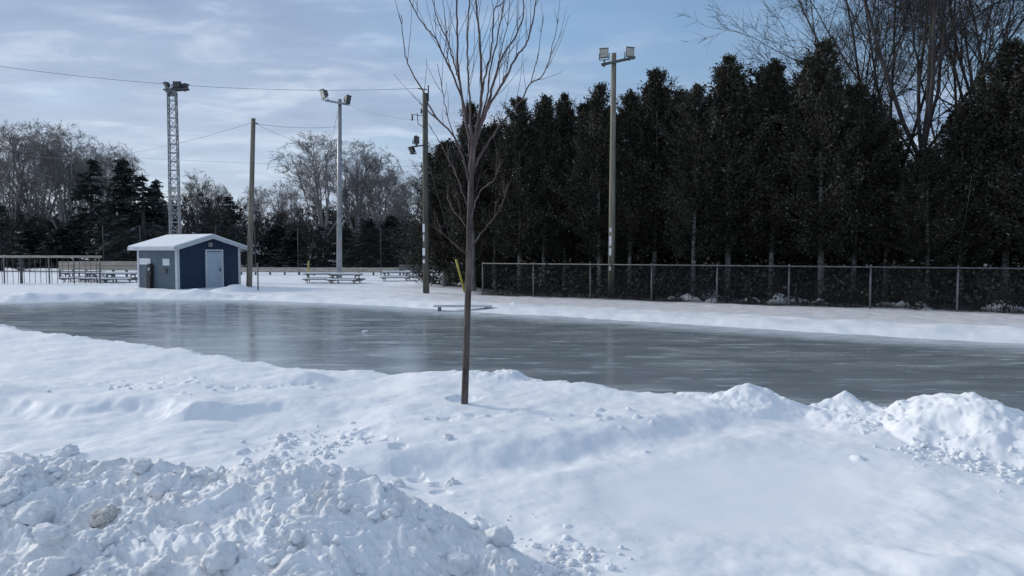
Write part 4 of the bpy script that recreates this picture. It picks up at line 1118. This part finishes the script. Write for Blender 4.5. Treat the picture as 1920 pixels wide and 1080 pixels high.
# overhead cables
def cable(a, c, sag, label, r=.011):
    r *= .62
    pts = [a.lerp(c, t) - Vector((0, 0, sag * 4 * t * (1 - t))) for t in np.linspace(0, 1, 17)]
    m = MB(); m.tube(pts, r, 5)
    o = m.build('power_cable', M['cable'], None)
    tag(o, label, 'cable', 'overhead cables')
y3 = P3[0].y
cable(at_y(-160, 100, 30), at_y(784, 166, y4), 0.55, 'long cable sagging across the whole sky to the top of the utility pole', .013)
cable(at_y(476, 229, y3), at_y(60, 292, 75), 0.9, 'cable running from the plain wooden pole down behind the lattice tower', .014)
cable(at_y(479, 232, y3), at_y(634, 237, P2[0].y), 0.15, 'nearly level cable between the plain wooden pole and the steel floodlight pole', .014)
cable(at_y(479, 232, y3), at_y(600, 268, 85), 0.4, 'cable dropping from the plain wooden pole into the large bare tree', .013)
cable(at_y(190, 292, 88), at_y(800, 312, 96), 0.3, 'lowest level cable crossing behind the lattice tower', .016)
cable(at_y(655, 196, P2[0].y), at_y(796, 226, y4), 0.2, 'faint cable from the steel floodlight pole lamp arm to the utility pole', .008)

# ------------------------------------------------------------------ fences
def chain_fence(name, pts, height, post_px, label, mesh_step=0.065, post_r=.032, wire_r=.0028, rail=True, pmat='galv', mmat='wire_mesh'):
    """pts: two ground points; post_px: fractions along for posts"""
    a, c = pts; L = (c - a).length; d = (c - a).normalized()
    r = empty(name, a, 0, label, 'fence')
    for f in post_px:
        q = d * (L * f); zb = gz(a.x + q.x, a.y + q.y) - .1 - a.z
        m = MB(); m.tube([(q.x, q.y, zb), (q.x, q.y, q.z + height)], post_r, 8); m.tube([(q.x, q.y, q.z + height), (q.x, q.y, q.z + height + .06)], [post_r * 1.25, post_r * .5], 8)
        m.build('post', M[pmat], r)
    if rail:
        m = MB(); m.tube([(0, -post_r * 1.2, height - .02), d * L + Vector((0, -post_r * 1.2, height - .02))], .024, 8); m.build('top_rail', M[pmat], r)
    n = int(L / mesh_step); P0, P1 = [], []
    hz = height - .04
    for i in range(-int(hz / mesh_step), n):
        for s in (1, -1):
            u0 = i * mesh_step; u1 = u0 + hz; z0, z1 = (.02, .02 + hz) if s > 0 else (.02 + hz, .02)
            if u0 < 0: f = -u0 / hz; z0 += (z1 - z0) * f; u0 = 0
            if u1 > L: f = (u1 - L) / (u1 - u0); z1 -= (z1 - z0) * f; u1 = L
            if u1 - u0 < 0.01: continue
            A = d * u0; B = d * u1
            P0.append([(A.x, A.y, A.z + z0), (B.x, B.y, B.z + z1)])
    V, Q = sweep(np.array(P0), np.full((len(P0), 2), wire_r), 3)
    link('wire_mesh', np_mesh('wire_mesh', V, Q), M[mmat], r)
    return r
Fa = Vector((FA.x, FA.y, FA.z)); Fb = FA + (FB - FA) * 1.28
Lf = (Fb - Fa).length
def frac(px):
    d = ray(px, 500); k = (FA.x * fnrm.x + FA.y * fnrm.y) / (d.x * fnrm.x + d.y * fnrm.y)
    q = d * k; return ((q.x - FA.x) * fdir.x + (q.y - FA.y) * fdir.y) / ((Fb - Fa).to_2d().length)
hgt = at_y(905, 493, FA.y).z - FA.z
chain_fence('chain_link_fence', (Fa, Fb), hgt, [0.0] + [frac(px) for px in (1000, 1107, 1222, 1345, 1480, 1633, 1797)] + [frac(1985), 1.0], 'grey chain-link fence with a top rail running along the cedars')

def dist_pt(px, y, dz=0.0):
    x = xy_at(px, y); return Vector((x, y, gz(x, y) + dz))
# tall backstop fences round the ball field
a, c = dist_pt(560, 60), dist_pt(880, 56)
chain_fence('backstop_fence', (a, c), 3.7, [0, .25, .50, .75, 1.0], 'tall wire backstop fence behind the picnic tables and utility pole', .12, .036, .003, False, 'wire_mesh')
a, c = dist_pt(196, 64), dist_pt(480, 62)
chain_fence('backstop_fence', (a, c), 4.0, [0, .25, .5, .75, 1.0], 'tall wire backstop fence behind the blue shed', .12, .036, .003, False, 'wire_mesh')

# pipe railing at the left edge
a, c = at_z(-160, 531, .10), at_z(192, 532, .10); a.z = gz(a.x, a.y); c.z = a.z
d = c - a; r = empty('pipe_railing', a, 0, 'railing with a pale thick top rail and upright posts, running in from the photo edge', 'railing')
hr = at_y(60, 481, a.y).z - a.z
m = MB(); m.tube([(0, -.03, hr), d + Vector((0, -.03, hr))], .07, 8); m.build('top_rail', M['tan_plank'], r)
m = MB()
for i in range(1, 34): q = d * (i / 34); m.tube([(q.x, q.y, -.1), (q.x, q.y, hr)], .016, 6)
m.build('picket', M['steel_dark'], r)
m = MB(); m.tube([(0, 0, hr * .45), d + Vector((0, 0, hr * .45))], .025, 8); m.build('mid_rail', M['galv'], r)
for px in (-150, -60, 10, 42, 94, 140, 188):
    f = (px + 160) / 352; q = d * f
    m = MB(); m.tube([(q.x, q.y, -.1), (q.x, q.y, hr)], .075 if px == 42 else .04, 8); m.build('post', M['steel_dark'] if px == 42 else M['galv'], r)
# low plank fences round the field
def plank_fence(a, c, z0, z1, n, label, mat='tan_plank'):
    d = c - a; r = empty('plank_fence', a, 0, label, 'fence')
    m = MB()
    hgt_ = (z1 - z0)
    for k in range(2):
        zc = z0 + hgt_ * (k + .5) / 2
        m.bar(Vector((0, 0, zc)), d + Vector((0, 0, zc)), .05, hgt_ / 2 - .02)
    m.build('plank', M[mat], r)
    for i in range(n + 1):
        q = d * (i / n); m = MB(); m.box((q.x, q.y + .09, (z1 + .05) / 2 - .1), (.12, .12, z1 + .15)); m.build('post', M['grey_plank'], r)
a, c = dist_pt(112, 50), dist_pt(262, 50); plank_fence(a, c, .62, 1.22, 6, 'tan plank fence left of the blue shed')
a, c = dist_pt(452, 59), dist_pt(900, 57); plank_fence(a, c, .22, .62, 16, 'long low tan plank fence behind the picnic tables')
a, c = dist_pt(750, 53), dist_pt(872, 52); plank_fence(a, c, .35, .95, 5, 'taller plank fence behind the utility pole with the spotlights', 'grey_plank')

# ------------------------------------------------------------------ picnic tables
def make_table():
    r = empty('picnic_table')
    m = MB()
    for i in range(5): m.box((0, -.30 + i * .15, .74), (1.85, .14, .04))
    m.build('tabletop', M['grey_plank'], r)
    for s in (-1, 1):
        m = MB(); m.box((0, s * .66, .44), (1.85, .13, .04)); m.box((0, s * .80, .44), (1.85, .13, .04)); m.build('bench_seat', M['grey_plank'], r)
    for s in (-1, 1):
        m = MB()
        for q in (-1, 1): m.bar((s * .68, q * .26, .72), (s * .68, q * .62, 0), .04, .09)
        m.bar((s * .725, -.86, .40), (s * .725, .86, .40), .04, .09); m.bar((s * .725, -.36, .69), (s * .725, .36, .69), .04, .07)
        m.build('leg_frame', M['grey_plank'], r)
    m = MB(); m.box((0.05, 0.02, .80), (1.70, .66, .09))
    m.box((0, -.73, .495), (1.70, .24, .07)); m.box((0, .73, .495), (1.75, .24, .07)); m.build('snow_cap', M['snow'], r)
    return r
tb0 = make_table()
TABS = [(600, 45.0, 0.12, 'picnic table left of the foot of the steel floodlight pole'),
        (649, 44.2, -0.15, 'picnic table right of the foot of the steel floodlight pole'),
        (742, 47.5, 0.05, 'snow-topped picnic table left of the utility pole, standing behind it'),
        (785, 48.5, 0.3, 'picnic table straight behind the utility pole with the spotlights'),
        (835, 47.8, -0.1, 'picnic table between the utility pole and the leaning yellow guard'),
        (150, 46.5, 0.2, 'picnic table before the tan plank fence, nearest the pipe railing'),
        (190, 46.0, -0.2, 'middle picnic table before the tan plank fence'),
        (228, 45.5, 0.1, 'picnic table before the tan plank fence, nearest the blue shed'),
        (172, 48.3, 0.6, 'picnic table pushed against the tan plank fence behind the others')]
for i, (px, y, rz, lab) in enumerate(TABS):
    o = tb0 if i == 0 else copy_tree(tb0)
    x = xy_at(px, y); o.location = (x, y, gz(x, y) - .22); o.rotation_euler = (0, 0, rz)
    tag(o, lab, 'picnic table', 'picnic tables around the rink')

# low board lying at the far rim of the ice
a = at_z(832, 583, .0)
r = empty('wooden_bench', Vector(((at_z(868, 583, 0).x), a.y, 0)), 0.0, 'low pale bench at the far rim of the ice, crossed by the young maple trunk', 'bench')
m = MB(); m.box((0, 0, .17), (2.0, .28, .06)); m.build('seat', M['white_paint'], r)
for s in (-.8, .8):
    m = MB(); m.box((s, 0, .06), (.10, .24, .15)); m.build('leg', M['grey_plank'], r)
o = link('puck_pail', None or MB().build('pail', M['black']).data, None) if False else None

# ------------------------------------------------------------------ far houses
def house(px, y, w, dpt, h, rh, label, rz=0.0):
    g = dist_pt(px, y)
    r = empty('house', g, rz, label, 'house')
    m = MB(); m.prism([(-dpt / 2, 0), (dpt / 2, 0), (dpt / 2, h), (0, h + rh * .92), (-dpt / 2, h)], 'x', -w / 2, w / 2); m.build('wall', M['house_wall'], r)
    rf = None
    for s in (-1, 1):
        m = MB(); m.prism([(s * (dpt / 2 + .5), h - .35), (0, h + rh), (0, h + rh + .22), (s * (dpt / 2 + .5), h - .13)], 'x', -w / 2 - .4, w / 2 + .4); m.build('roof', M['snow'], r)
    for x in (-w * .32, w * .05, w * .33):
        m = MB(); m.box((x, -dpt / 2 - .01, h * .55), (1.3, .06, 1.0)); wd = m.build('window', M['white_paint'], r)
        m = MB(); m.box((x, -dpt / 2 - .045, h * .55), (1.1, .03, .82)); m.build('pane', M['glass_dark'], wd)
house(54, 98, 5.5, 5, 1.0, 1.0, 'low house with a snow-covered roof beyond the pipe railing', 0.0)
house(505, 100, 8, 8, 1.5, 1.3, 'low house with a snowy roof far behind the plain wooden pole', 0.1)
